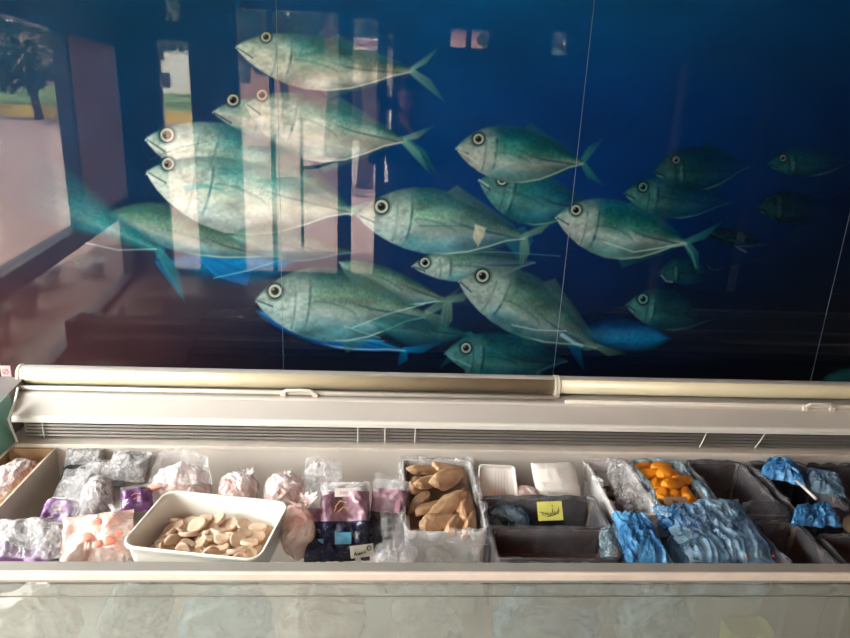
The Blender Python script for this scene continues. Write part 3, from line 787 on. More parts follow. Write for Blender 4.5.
for i, (px, py, Z, w, h, rz, tl, lab) in enumerate(((137, 499, .690, .036, .034, 18, 40, 'purple printed bag wedged at the left side of the white tub'), (60, 512, .672, .040, .036, -6, 30, 'purple printed bag in front of the black fish tray'))):
    p = at(px, py, Z); R = rotm(rz, tl)
    rt = thing('printed_bag', (p.x, p.y, p.z - .03), lab, 'frozen food')
    bms = pillow(p, w, h, .018, 31 + i, R, amp=.25, zones=((-1, .62), (.62, 1)))
    obj('bag_body', bms[0], M_purple, rt, True); obj('bag_seal', bms[1], M_clear, rt, True)
    obj('gold_print', strokes(p, R, [[(-.012, .004), (-.002, .008), (.010, .006)], [(-.006, -.006), (.004, -.002), (.014, -.005)]], .0012, .0195), M_gold, rt)
# silver bag with purple edge at the front left
p = at(22, 541, .690); R = rotm(-3, 12)
rt = thing('printed_bag', (p.x, p.y, .64), 'silvery bag with a purple front edge in the front left corner', 'frozen food')
bms = pillow((p.x - .005, p.y + .01, .672), .082, .070, .026, 41, R, amp=.35, zones=((-1, -.42), (-.42, 1)))
obj('purple_edge', bms[0], M_purple, rt, True); obj('bag_body', bms[1], M_silver, rt, True)
# clear pack between
one('silver_pack', pillow((-.80, 1.375, .662), .055, .045, .02, 44, rotm(10, 20), amp=.35)[0], M_silver, 'silver pack between the purple bag and the front left corner', 'frozen food')
# pink meat bag
p = at(96, 536, .690)
rt = thing('meat_bag', (p.x, p.y, .60), 'clear bag of pink meat in front of the white tub', 'frozen food')
R = rotm(14, 34)
pc = Vector((p.x, p.y + .004, .676))
obj('bag_film', pillow(pc, .074, .064, .030, 45, R, amp=.22, seal=.03)[0], M_pinkwrap, rt, True)
obj('bag_top', frill((p.x + .02, p.y + .058, .712), .014, .022, 16, (.012, 0)), M_clear, rt, True)
for k, (u, v, r) in enumerate(((.004, .022, .015), (-.014, -.004, .013), (.032, .020, .011), (.030, -.020, .014), (.008, -.024, .011), (.048, -.004, .010), (-.034, -.026, .010))):
    bm = nbm(); bmesh.ops.create_icosphere(bm, subdivisions=3, radius=1)
    bz = .030 * max(0, 1 - abs(u / .074) ** 5) ** .6 * min(1, (1 - abs(v / .064)) / .45) ** .55
    for q in bm.verts:
        kk = 1 + .25 * noise.noise(q.co * 1.3 + Vector((k * 3.0, 0, 0)))
        q.co = pc + R @ Vector((u + q.co.x * r * kk, v + q.co.y * r * .8 * kk, bz + .0075 + q.co.z * .004))
    obj('meat_slice', bm, M_pinkmeat, rt, True)
# low bags seen through the case glass
for i, (x, y, z, s_, m_, lab) in enumerate(((-.86, 1.200, .575, (.07, .045, .085), M_smoke, 'grey bag low behind the case glass at the left'), (-.70, 1.195, .58, (.075, .045, .085), M_wrapw, 'clear bag low behind the case glass, second from the left'), (-.50, 1.20, .58, (.085, .045, .085), M_silver, 'silver bag low behind the case glass under the white tub'), (-.31, 1.20, .58, (.075, .045, .085), M_clearblue, 'bluish bag low behind the case glass under the right end of the tub'), (-.11, 1.195, .575, (.09, .045, .085), M_wrapw, 'pale bag low behind the case glass under the navy bags'), (.12, 1.20, .575, (.085, .045, .085), M_clear, 'clear bag low behind the case glass under the fillet bin'), (.38, 1.195, .57, (.10, .04, .08), M_blueclear, 'pale blue bag low behind the case glass under the brown bin'), (.62, 1.195, .575, (.08, .04, .08), M_clearblue, 'bluish bag low behind the case glass under the deep blue bag'))):
    one('low_bag', blob((x, y, z), (s_[0] * (1.1 - .2 * (i % 3)), s_[1], s_[2] * (.8 + .1 * (i % 3))), 60 + i, .34, 1.7, .6, 5, .2, None, (0, .4 * (-1) ** i), .7), m_, lab, 'frozen food')

# 3 the white tub of fish rounds
cs = [at(152, 489, .745), at(285, 501, .745), at(272, 563, .745), at(129, 546, .745)]
ctr = sum(cs, Vector()) / 4
ux = ((cs[1] - cs[0]) + (cs[2] - cs[3])).normalized(); ang = math.atan2(ux.y, ux.x)
hw = .955 * ((cs[1] - cs[0]).length + (cs[2] - cs[3]).length) / 4; hd = .97 * ((cs[3] - cs[0]).length + (cs[2] - cs[1]).length) / 4
TR = Matrix.Rotation(ang, 3, 'Z')
tubr = thing('white_tub', (ctr.x, ctr.y, .655), 'white plastic tub heaped with pale round fish pieces', 'tub')
def ring(k, z, dr=0): return [tuple(Vector((ctr.x, ctr.y, 0)) + TR @ Vector((q[0], q[1], z))) for q in rrect(hw * k - dr, hd * k - dr, .030, 8)]
bm = nbm()
loft(bm, [ring(.86, .664), ring(.89, .658), ring(.95, .72), ring(.965, .735), ring(1.0, .737), ring(1.005, .743), ring(.995, .747), ring(.965, .745), ring(.945, .735), ring(.87, .668), ring(.84, .663)], True, True)
obj('tub_shell', bm, M_tub, tubr, True)
rows = [('back', .56, 7), ('second', .26, 8), ('third', -.04, 8), ('fourth', -.34, 8), ('front', -.62, 7)]
ORD = ['first', 'second', 'third', 'fourth', 'fifth', 'sixth', 'seventh', 'eighth']
rg = random.Random(3)
for rname, v, n in rows:
    for i in range(n):
        u = -.78 + 1.56 * (i + .5 * (rows.index((rname, v, n)) % 2) * .6 + .1) / (n - .3)
        loc = Vector((u * hw * .90 + rg.uniform(-.004, .004), v * hd * .9 + rg.uniform(-.005, .005), 0))
        heap = .012 * (.5 + rg.random()) * max(0, 1 - (abs(u) ** 2)) + .005 * (1 - abs(v))
        w = Vector((ctr.x, ctr.y, 0)) + TR @ loc
        r = rg.uniform(.016, .0235); t = rg.uniform(.0045, .0075)
        R = rotm(rg.uniform(0, 360), rg.uniform(-34, 34), rg.uniform(-28, 28))
        if rg.random() < .14: R = rotm(rg.uniform(-60, 60), 78, 0)
        bm = nbm(); bmesh.ops.create_icosphere(bm, subdivisions=3, radius=1)
        sd = rg.uniform(0, 99)
        for q in bm.verts:
            a = q.co.copy(); l = math.hypot(a.x, a.y)
            z = math.copysign(abs(a.z) ** .30, a.z)
            if z > 0: z *= .55 + .45 * min(1, l * 1.25) ** 2
            k = 1 + .14 * noise.noise(Vector((a.x * 1.3, a.y * 1.3, sd)))
            q.co = Vector((w.x, w.y, .694 + heap + rg.uniform(0, .0005))) + R @ Vector((a.x * r * k, a.y * r * k, z * t))
        one('fish_round', bm, M_disc, 'pale fish round in the white tub, %s from the left in the %s row' % (ORD[i], rname), 'fish piece', 'fish rounds in the white tub')
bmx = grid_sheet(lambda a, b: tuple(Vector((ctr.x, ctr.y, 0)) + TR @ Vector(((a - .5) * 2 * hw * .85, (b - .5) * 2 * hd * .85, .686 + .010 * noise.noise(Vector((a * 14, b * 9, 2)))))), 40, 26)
tag(one('fish_round_layer', bmx, mat('fish_meat_gap_shade', (176, 138, 108), .6), 'lower layer of pale fish rounds covering the tub bottom', 'fish pieces'), kind='stuff')  # darker meat colour puts gap shade between the rounds

# 4 bags behind the tub
p = at(180, 480, .70)
rt = thing('meat_bag', (p.x, p.y, .62), 'pink frosted bag with a twisted top behind the left half of the tub', 'frozen food')
obj('bag_film', blob((p.x, p.y + .01, .672), (.070, .060, .052), 8, .13, 2.3, .8, 5, .1, .45, (0, .12), .6), M_wrapw, rt, True)
obj('bag_top', frill((p.x + .035, p.y + .02, .700), .016, .030, 3, (.012, 0)), M_clear, rt, True)
obj('meat_strip', tube(nbm(), [(p.x - .075, p.y - .035, .690), (p.x - .055, p.y - .045, .705), (p.x - .03, p.y - .045, .712)], [.006, .010, .006], 10), M_pinkmeat, rt, True)
for i, (px, py, s, sd, lab) in enumerate(((237, 487, (.050, .052, .050), 9, 'round frosted bag in the middle behind the white tub'), (284, 489, (.052, .055, .052), 10, 'frosted bag behind the right half of the white tub'))):
    p = at(px, py, .690)
    rt = thing('meat_bag', (p.x, p.y, .62), lab, 'frozen food')
    obj('bag_film', blob((p.x, p.y + .012, .668), s, sd, .14, 2.0, .85, 5, .5 * i, None, (0, .1), .6), M_wrapw, rt, True)
    obj('bag_top', frill((p.x + .01 - .02 * i, p.y + .015, .700), .013, .024, sd + 1, (.01, 0)), M_clear, rt, True)
p = at(300, 526, .690)
rt = thing('meat_bag', (p.x, p.y, .60), 'frosted bag of salmon pink meat at the right end of the tub', 'frozen food')
obj('bag_film', blob((p.x - .004, p.y + .008, .672), (.044, .062, .062), 12, .10, 1.9, .9, 5, .2, None, (.18, 0), .5), M_pinkwrap, rt, True)
obj('bag_top', frill((p.x + .004, p.y + .018, .712), .022, .036, 6, (.0, .008)), M_wrapw, rt, True)
p = at(322, 474, .70)
one('clear_bag', blob((p.x, p.y + .01, .675), (.052, .046, .048), 14, .24, 2.2, .85, 5, .2, .2, (0, -.1), .8), M_clear, 'empty looking crumpled clear bag behind the navy bags', 'bag')
# 5 printed bags in the middle
def standing_bag(px, py, Z, w, h, th, seed, rz, tl, label, low, up, split, header=None):
    p = at(px, py, Z); R = rotm(rz, tl)
    rt = thing('printed_bag', (p.x, p.y, Z - h), label, 'frozen food')
    bms = pillow(p, w, h, th, seed, R, amp=.28, zones=((-1, split), (split, .74), (.74, 1)), nu=44, nv=64)
    obj('bag_body', bms[0], low, rt, True); obj('bag_upper', bms[1], up, rt, True); obj('bag_seal', bms[2], M_clear, rt, True)
    return rt, p, R
rt, p, R = standing_bag(388, 517, .686, .046, .088, .028, 71, -10, 58, 'purple and black printed bag standing beside the tan fillets', M_black, M_purpleclear, .12)
obj('pink_flash', flat(p, R, .012, .055, .0015, .022, .040, .016), mat('pink_print', (172, 96, 128), .4), rt)
rt, p, R = standing_bag(318, 531, .678, .036, .068, .022, 72, 12, 52, 'dark bag with a light blue patch at the right of the salmon pink bag', M_navy, M_purpleclear, .30)
obj('blue_patch', flat(p, R, .030, .022, .0015, -.006, -.030, .022), M_lightblue, rt)
rt, p, R = standing_bag(345, 521, .694, .058, .090, .032, 73, 3, 52, 'navy bag with purple top, white header strip and light blue label', M_navy, M_purpleclear, -.02)
obj('header_label', flat(p, R, .062, .020, .0015, .006, .064, .020), M_paper, rt)
ms = []
rg = random.Random(5)
for k in range(13):
    if k == 6: continue
    u = -.018 + k * .0036 + .006
    ms += [[(u, .060), (u + rg.uniform(-.0006, .0006), .0665)], [(u, .060 + rg.choice((0, .003, .0062))), (u + .002, .060 + rg.choice((0, .003, .0062)))]]
obj('header_print', strokes(p, R, ms, .0004, .0218), M_inkred, rt)
obj('blue_label', flat(p, R, .038, .026, .0015, -.004, -.040, .029), M_lightblue, rt)
obj('gold_print', strokes(p, R, [[(-.024, .030), (-.012, .044), (.004, .040)], [(-.018, .018), (-.004, .030), (.006, .026)], [(-.028, .016), (-.020, .030)]], .0012, .027), M_gold, rt)
for a, (px, py) in enumerate(((314, 545),)):
    pass
p = at(362, 551, .700); R = rotm(12, 48)
rt = thing('price_tag', (p.x, p.y, p.z - .02), 'grey paper tag with black writing below the navy bag', 'tag')
obj('tag_card', flat(p, R, .052, .026, .001), M_papertag, rt)
obj('tag_leg', flat(p, R, .012, .020, .001, -.010, -.022, -.001), M_papertag, rt)
bm = strokes(p, R, [[(-.018, -.008), (-.0155, .000), (-.013, -.008)], [(-.017, -.005), (-.014, -.005)], [(-.010, -.004), (-.009, -.0075), (-.006, -.007), (-.006, -.003)], [(-.002, -.002), (-.003, -.006), (.001, -.0055)], [(.004, -.004), (.006, -.001), (.006, -.006)],
                    [(.016 + .0045 * math.cos(t), .004 + .0045 * math.sin(t)) for t in [2 * PI * k / 14 for k in range(15)]]], .0011, .0014)
obj('tag_writing', bm, M_ink, rt)
one('clear_bag', blob((.045, 1.285, .652), (.05, .04, .06), 74, .2, 2.6, .8, 4), M_clear, 'crumpled clear film at the front left of the fillet bin', 'bag')

# 6 film-lined bin of tan fillets
bin_thing('fillet_bin', 'white bin lined with clear film and heaped with tan fish fillets', 'bin', .070, .262, 1.345, 1.680, .700, .46, M_binwhite, M_clear, .10, .14, 3, .010)
FL = [(426, 466, 20, 8, .050, .026, 'long tan fillet lying at the back left of the fillet bin', .006), (414, 480, 80, 25, .040, .022, 'tan fillet standing against the left film of the fillet bin', .004), (430, 480, 35, 18, .048, .026, 'tan fillet, second from the left in the back half of the bin', .014), (449, 478, 38, 22, .054, .032, 'largest tan fillet lying on top near the back of the bin', .020), (421, 496, 60, -10, .044, .024, 'tan fillet half hidden at the left middle of the bin', .002), (432, 504, 30, 12, .046, .022, 'tan fillet slanting across the left middle of the bin', .010), (450, 505, 50, 24, .056, .030, 'broad tan fillet on top in the middle of the bin', .020), (461, 499, 75, 10, .046, .020, 'narrow tan fillet right of the broad middle one', .014), (429, 519, 70, -6, .042, .022, 'tan fillet at the front left edge of the bin', .002), (441, 527, 20, 26, .050, .030, 'tan fillet at the front middle hanging towards the rim', .010), (458, 526, 62, 20, .044, .024, 'tan fillet at the front, right of the middle one', .008), (465, 508, 84, 40, .048, .018, 'thin tan fillet on edge in the right half of the bin', .014), (471, 523, 78, 45, .050, .018, 'thin tan fillet on edge at the front right corner', .006), (474, 500, 86, 40, .046, .018, 'thin tan fillet on edge along the right film', .008), (448, 463, 5, 5, .044, .026, 'tan fillet at the back right of the bin', .004)]
rgf = random.Random(21)
for i, (px, py, rz, rx, L, W, lab, dz) in enumerate(FL):
    p = at(px, py, .705); p.x = min(max(p.x, .105), .235); p.y = min(max(p.y, 1.385), 1.650)
    one('fish_fillet', almond((p.x, p.y, .688 + dz), L * 1.02, W * .82, .0085, rotm(rz, rx + rgf.uniform(-14, 14), rgf.uniform(-16, 16)), i + 2, .42, 4, .26), M_fillet, lab, 'fish fillet', 'tan fillets in the lined bin')
tag(one('fillet_layer', grid_sheet(lambda a, b: (.084 + a * .164, 1.360 + b * .306, .672 + .012 * noise.noise(Vector((a * 5, b * 8, 1)))), 30, 40), mat('fillet_meat_gap_shade', (128, 96, 72), .6), 'lower layer of tan fillets filling the lined bin', 'fish fillets'), kind='stuff')  # darkened meat tone paints in the shade between fillets

# 7 white packs behind the brown bins
p = at(497, 484, .680); R = rotm(-4, 40)
rt = thing('foam_tray', (p.x, p.y, .64), 'white ribbed foam tray leaning behind the brown bin', 'tray')
bm = nbm(); loft(bm, [[tuple(p + R @ Vector((q[0] * (1 + .12 * (q[1] < 0)), q[1], z))) for q in rrect(.050 * k, .050 * k, .010)] for k, z in ((.9, -.010), (1, .010), (.95, .011), (.86, -.002))], True, True)
obj('tray', bm, M_foam, rt)
obj('ribs', strokes(p, R, [[(x, -.040), (x, .040)] for x in (-.004, .004, .012, .020, .028)], .0012, -.0015), M_paper, rt)
p = at(556, 482, .680); R = rotm(4, 36)
rt = thing('paper_pack', (p.x, p.y, .64), 'white paper pack with faint lines behind the yellow card', 'frozen food')
obj('pack_body', pillow(p, .062, .056, .020, 81, R, amp=.08, seal=.02)[0], M_foam, rt, True)
obj('printed_lines', strokes(p, R, [[(-.03 + k * .008, -.040), (-.042 + k * .008, -.008)] for k in range(7)], .0008, .0205), M_greystrip, rt)
one('pink_pack', blob((at(527, 489, .68).x, at(527, 489, .68).y, .660), (.026, .03, .022), 82, .12, 2.2, .7, 4), M_wrapw, 'small pinkish pack between the foam tray and the paper pack', 'frozen food')

# 8 bins with the yellow card
bin_thing('lined_bin', 'grey film-lined bin holding a blue bag and a yellow card', 'bin', .272, .560, 1.378, 1.505, .690, .46, M_bin, M_smoke, .14, .05, 5, .0035)
p = at(512, 512, .672)
one('blue_bag', blob((p.x - .01, p.y + .01, .648), (.055, .038, .030), 83, .16, 2.6, .8, 5), M_blueclear, 'pale blue crumpled bag lying left of the yellow card', 'bag')
p = at(550, 511, .694); R = rotm(4, 52)
rt = thing('price_card', (p.x, p.y, p.z - .03), 'yellow-green card with handwritten black lettering', 'card')
obj('card', flat(p, R, .064, .046, .001), M_yellow, rt)
bm = strokes(p, R, [[(-.026, -.002), (-.018, -.003), (-.020, -.010)], [(-.014, -.010), (-.012, -.003), (-.010, -.008), (-.007, -.004), (-.006, -.010)], [(-.003, -.006), (.000, -.010), (.003, -.004)], [(.006, .006), (.006, -.008)], [(.009, -.008), (.011, -.002), (.014, -.008)], [(.017, -.006), (.020, .002), (.021, -.004)], [(.022, .008), (.023, -.002)], [(-.008, -.0135), (.008, -.010), (.022, -.005)], [(.006, .014), (.0065, .010)]], .0009, .0013)
obj('handwriting', bm, M_ink, rt)
bin_thing('brown_bin', 'wide brown bin with blue-grey film folded over its front', 'bin', .272, .548, 1.254, 1.366, .695, .46, M_binbrown, M_smoke, .06, .05, 6, .0035)
tag(one('frozen_layer', grid_sheet(lambda a, b: (.29 + a * .24, 1.256 + b * .096, .585 + .012 * fbm(Vector((a * 8, b * 4, 2)), 1.3)), 40, 20), M_brownbit, 'dark frozen layer in the bottom of the brown bin', 'frozen food'), kind='stuff')
one('blue_film_sheet', grid_sheet(lambda a, b: (.262 + a * .33, 1.230 + .006 * noise.noise(Vector((a * 16, b * 2, 4))) - b * .010, .706 - b * .16 + .008 * noise.noise(Vector((a * 11, 1, b * 3)))), 90, 20), M_clearblue, 'strip of clear bluish film hanging in front of the brown bin', 'film')

# 9 clear bag bin with brown pieces
rt = bin_thing('lined_bin', 'white bin with billowing clear film over dark brown pieces', 'bin', .590, .706, 1.418, 1.680, .700, .46, M_binwhite, M_clear, .16, .09, 8, .012)
one('clear_bag', blob((.668, 1.575, .690), (.036, .10, .036), 84, .22, 2.4, .8, 5, -.1, None, (0, -.3), .8), M_clear, 'billowing clear bag on the right side of the brown pieces', 'bag')
rg = random.Random(9)
for i in range(12):
    x, y = .612 + .026 * (i % 3) + rg.uniform(-.005, .005), 1.45 + .05 * (i // 3) + rg.uniform(-.01, .01)
    one('brown_piece', almond((x, y, .640 + rg.uniform(0, .012)), .026, .016, .010, rotm(rg.uniform(0, 180), rg.uniform(-30, 30), rg.uniform(-30, 30)), i + 40, .5, 3, .25), M_brownbit, 'dark brown piece under clear film, %s row from front, %s from left' % (ORD[i // 3], ORD[i % 3]), 'frozen food', 'dark brown pieces in the clear lined bin')
tag(one('brown_layer', grid_sheet(lambda a, b: (.600 + a * .095, 1.43 + b * .25, .628 + .010 * noise.noise(Vector((a * 6, b * 9, 1)))), 20, 30), M_brownbit, 'layer of dark brown frozen pieces under the loose ones', 'frozen food'), kind='stuff')

# 10 orange fillets
bin_thing('lined_bin', 'bin lined with bluish film, full of orange breaded pieces', 'bin', .722, .858, 1.432, 1.680, .700, .46, M_bin, M_clearblue, .07, .06, 9, .010)
OR = [(641, 464, 30, 10, 'orange breaded piece at the back left of its bin'), (649, 473, 10, 14, 'orange breaded piece in second row at the left'), (653, 485, 70, 20, 'orange breaded piece along the left film'), (666, 475, 35, 12, 'orange breaded piece in the back middle of its bin'), (673, 486, 25, 24, 'largest orange breaded piece on top in the middle'), (683, 480, 15, 8, 'orange breaded piece at the right back of its bin'), (688, 492, 78, 22, 'orange breaded piece along the right film'), (670, 494, 15, 20, 'orange breaded piece lowest in the front middle'), (658, 494, 60, 10, 'orange breaded piece at the front left behind the brown label'), (660, 463, 15, 6, 'orange breaded piece at the very back right')]
for i, (px, py, rz, rx, lab) in enumerate(OR):
    p = at(px, py, .700); p.x = min(max(p.x, .748), .836); p.y = min(max(p.y, 1.462), 1.665)
    one('breaded_piece', almond((p.x, p.y, .694 + (.013 if i in (4, 3) else .003 * (i % 3))), .033 if i != 4 else .040, .0185, .0105, rotm(rz, rx), i + 60, .40, 4, .10), M_orange, lab, 'breaded piece', 'orange breaded pieces in the lined bin')
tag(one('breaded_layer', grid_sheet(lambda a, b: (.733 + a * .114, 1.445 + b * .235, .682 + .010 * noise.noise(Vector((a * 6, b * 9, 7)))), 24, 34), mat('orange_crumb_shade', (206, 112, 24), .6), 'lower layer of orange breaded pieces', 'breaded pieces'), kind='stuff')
p = at(676, 502, .706); R = rotm(2, 50)
rt = thing('price_card', (p.x, p.y, p.z - .02), 'brown cardboard label with black writing on the orange pieces', 'card')
obj('card', flat(p, R, .062, .026, .0015), mat('brown_card', (150, 116, 92), .8), rt)
obj('handwriting', strokes(p, R, [[(-.010, .006), (-.006, -.002), (-.002, .004)], [(-.001, -.004), (.003, .002), (.005, -.005)], [(.006, -.006), (.012, -.002), (.014, -.007)], [(.013, -.009), (.020, -.008)]], .0012, .0018), M_ink, rt)

# 11 dark bins with blue liners on the right
bin_thing('lined_bin', 'empty dark grey bin right of the orange pieces', 'bin', .882, 1.036, 1.420, 1.680, .700, .46, M_bin, M_smoke, .14, .06, 10, .007)
bin_thing('lined_bin', 'empty dark grey bin beside the crumpled blue bag at the back', 'bin', 1.066, 1.214, 1.440, 1.680, .700, .46, M_bin, M_smoke, .14, .06, 11, .007)
bin_thing('lined_bin', 'dark bin with a brown box at the right back corner', 'bin', 1.244, 1.560, 1.470, 1.680, .695, .46, M_bin, M_smoke, .10, .06, 12, .007)
one('brown_carton', bx(1.40, 1.54, 1.50, 1.60, .60, .690, .003), M_card, 'brown carton standing in the bin at the right edge', 'box', None, False)
def sheet(name, pts, m, label, cat, th=.012, seed=1, nu=56, nv=56, amp=.012, bulge=.02, along=(3.0, 9.0)):
    """a crumpled film bag lying over what is under it: corners given, folds running down it, two layers"""
    a, b, c, d = [Vector(p) for p in pts]
    off = Vector((seed * 3.1, seed * 1.3, seed * 2.2))
    W = ((b - a).length + (c - d).length) / 2; H = ((d - a).length + (c - b).length) / 2
    bm = nbm()
    for s_ in (1, 0):
        g = []
        for j in range(nv + 1):
            row = []
            for i in range(nu + 1):
                u, v = i / nu, j / nv
                p = a.lerp(b, u).lerp(d.lerp(c, u), v)
                e = min(1, 6 * u * (1 - u)) ** .5 * min(1, 6 * v * (1 - v)) ** .5
                q = Vector((u * W * 90, v * H * 34, s_ * 3)) + off
                wq = q + Vector((1.6 * noise.noise(q * .35), 1.6 * noise.noise(q * .3 + Vector((7, 7, 7))), 0))
                r1 = 1 - abs(noise.noise(wq * .55)) * 2; r2 = 1 - abs(noise.noise(wq * 1.3 + Vector((3, 0, 5)))) * 2
                h = amp * (.45 * r1 * r1 + .34 * r2 * r2 + .6 * noise.noise(q * .22))
                z = p.z + h * (.3 + .7 * e) + (bulge * e if s_ else -.010 * e)
                x = p.x + .009 * noise.noise(Vector((v * 6, seed, u))) ; y = p.y + .009 * noise.noise(Vector((u * 6, seed + 4, v)))
                row.append(bm.verts.new((x, y, z)))
            g.append(row)
        for j in range(nv):
            for i in range(nu):
                f = (g[j][i], g[j][i + 1], g[j + 1][i + 1], g[j + 1][i])
                bm.faces.new(f if s_ else f[::-1])
    return one(name, bm, m, label, cat)
# back row crumples
p = at(776, 463, .72)
sheet('blue_bag', [at(758, 476, .70), at(806, 488, .705), at(794, 466, .712), at(768, 460, .712)], M_blue, 'bright blue crumpled bag at the back between the dark bins', 'bag', seed=21, amp=.014, bulge=.018)
sheet('blue_bag', [at(812, 492, .70), at(846, 498, .70), at(838, 474, .71), at(806, 468, .71)], M_blueclear, 'pale blue film beside the white stick at the right', 'bag', seed=22, amp=.012, bulge=.014)
a_, b_ = at(797, 481, .725), at(816, 499, .722)
one('white_stick', tube(nbm(), [a_, b_], .0038, 10), M_paper, 'white stick lying across the blue film at the right', 'stick')
# loose clear film over the left pile
sheet('clear_film', [at(48, 514, .705), at(84, 518, .705), at(120, 472, .722), at(86, 462, .718)], M_clearthin, 'loose clear film over the black fish tray and grey parcel', 'film', seed=31, amp=.012, bulge=.016)
sheet('clear_film', [at(0, 557, .708), at(62, 560, .706), at(60, 524, .712), at(0, 520, .712)], M_clearthin, 'loose clear film over the front left corner bag', 'film', seed=32, amp=.012, bulge=.014)
sheet('clear_film', [at(146, 488, .720), at(214, 484, .722), at(206, 456, .735), at(160, 452, .728)], M_clearthin, 'loose clear film over the bag behind the left half of the tub', 'film', seed=33, amp=.016, bulge=.022)
sheet('clear_film', [at(384, 560, .694), at(410, 562, .694), at(404, 484, .722), at(374, 472, .726)], M_clearthin, 'loose clear film between the black bag and the fillet bin', 'film', seed=34, amp=.014, bulge=.020)
sheet('clear_film', [at(302, 512, .700), at(340, 512, .704), at(342, 462, .735), at(306, 458, .728)], M_clearthin, 'loose clear film rising behind the navy bag', 'film', seed=35, amp=.016, bulge=.022)
# front row
bin_thing('lined_bin', 'front bin with a white edge under the deep blue bag', 'bin', .575, .690, 1.238, 1.385, .660, .46, M_binwhite, None)
sheet('blue_bag', [at(626, 564, .690), at(672, 566, .686), at(646, 516, .712), at(612, 514, .708)], M_blue, 'deep blue crumpled bag in front of the brown pieces', 'bag', seed=23, amp=.015, bulge=.022)
sheet('clear_bag', [at(600, 560, .672), at(640, 562, .672), at(626, 530, .68), at(598, 528, .68)], M_clearblue, 'clear bluish bag corner left of the deep blue bag', 'bag', seed=28, amp=.014, bulge=.02)
bin_thing('lined_bin', 'front bin of pale food under a large pale blue bag', 'bin', .722, .900, 1.238, 1.395, .672, .46, M_binwhite, M_blueclear, .06, .05, 14, .008)
one('pale_food', blob((.80, 1.30, .640), (.070, .060, .040), 90, .15, 2, .75, 4), mat('pale_food_mix', (168, 148, 132), .6, col2=(120, 104, 96), scale=18), 'pale food lump lying under the large pale blue bag', 'frozen food')
one('dark_bottle_cap', bx(-.012, .012, -.012, .012, 0, .012, .005) if False else blob((at(693, 530, .705).x, at(693, 530, .705).y, .700), (.014, .012, .010), 91, .1, 2, .8, 3), M_black, 'small black lump on the large pale blue bag', 'lump')
sheet('blue_bag', [at(690, 563, .695), at(778, 566, .690), at(738, 500, .715), at(654, 508, .712)], M_blueclear, 'large pale blue crumpled bag in front of the orange pieces', 'bag', seed=24, amp=.016, bulge=.020, nu=80, nv=80)
sheet('blue_bag', [at(662, 530, .702), at(700, 532, .706), at(716, 504, .715), at(652, 507, .712)], M_blue, 'deep blue bag edge directly below the brown label', 'bag', seed=25, amp=.014, bulge=.014)
bin_thing('lined_bin', 'dark grey bin at the front right of the large pale blue bag', 'bin', .930, 1.040, 1.225, 1.400, .695, .46, M_bin, M_smoke, .12, .05, 15, .007)
sheet('blue_bag', [at(790, 526, .700), at(842, 528, .700), at(828, 505, .715), at(796, 508, .712)], M_blue, 'crumpled blue bag between the dark bins at the right edge', 'bag', seed=26, amp=.014, bulge=.016)
sheet('blue_bag', [at(740, 512, .695), at(790, 520, .695), at(786, 505, .70), at(744, 503, .70)], M_smoke, 'grey film stretched behind the front right bin', 'film', seed=27, amp=.010, bulge=.012)
bin_thing('lined_bin', 'dark brown bin at the front right corner of the picture', 'bin', 1.072, 1.40, 1.232, 1.352, .690, .46, M_binbrown, M_smoke, .10, .05, 16, .0035)
one('beige_pack', blob((1.235, 1.415, .676), (.05, .035, .022), 92, .12, 2, .75, 4), mat('beige_pack_skin', (196, 168, 136), .5), 'beige pack showing at the right edge behind the dark brown bin', 'frozen food')
for (px, py, lab) in ((774, 556, 'tiny red scrap at the front of the dark bin'), (748, 557, 'tiny pink scrap on the pale blue bag')):
    p = at(px, py, .716)
    one('red_scrap', blob(p, (.005, .003, .003), px, .2, 2, .8, 2), mat('red_scrap', (150, 60, 60), .5), lab, 'scrap')
p = at(745, 612, .60)
one('yellow_tub', loft(nbm(), [[(1.00 * 0 + .83 + q[0] * k, 1.185 + q[1] * k, z) for q in rrect(.05, .030, .012)] for k, z in ((.9, .46), (1, .575), (.95, .575))], True, True), mat('yellow_plastic', (190, 188, 96), .4), 'blurred yellow tub low behind the case glass at the right', 'tub', None, False)

# ------------------------------------------------------------------ the room
M_floor = mat('brown_floor_tiles', (112, 88, 72), .35, var=.12, scale=3)
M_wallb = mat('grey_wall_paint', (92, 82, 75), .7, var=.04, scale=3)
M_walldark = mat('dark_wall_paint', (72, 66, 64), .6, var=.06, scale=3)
M_ceil = mat('pale_ceiling', (176, 164, 152), .8, var=.03)
M_frame = mat('dark_window_frame', (40, 42, 48), .4)
M_curtain = mat('grey_brown_board', (92, 82, 78), .8, var=.08, scale=6)
M_greyframe = mat('grey_door_frame', (158, 160, 162), .5)
RX, FY, CH = 5.0, -2.10, 2.72
def lw(Y): return -1.90 - .1257 * ((4.2 - Y) - 3.39)           # left wall line
struct('floor', bx(-2.32, RX + .1, FY - .12, 2.25, -.06, 0), M_floor)
struct('ceiling', bx(-2.45, RX + .1, FY - .15, 2.25, CH, CH + .08), M_ceil)
struct('wall_back', bx(-2.0, RX + .1, WALL + .012, WALL + .10, 0, CH), M_wallb)
struct('wall_right', bx(RX, RX + .1, FY - .12, WALL + .10, 0, CH), M_wallb)
def lwall(bm, Ya, Yb, z0, z1, t0=0.0, t1=.10):
    pr = [(lw(Ya) - t1, Ya), (lw(Ya) - t0, Ya), (lw(Yb) - t0, Yb), (lw(Yb) - t1, Yb)]
    a = [bm.verts.new((x, y, z0)) for x, y in pr]; b = [bm.verts.new((x, y, z1)) for x, y in pr]
    for i in range(4):
        j = (i + 1) % 4; bm.faces.new((a[i], a[j], b[j], b[i]))
    bm.faces.new(a[::-1]); bm.faces.new(b); bmesh.ops.recalc_face_normals(bm, faces=bm.faces)
    return bm
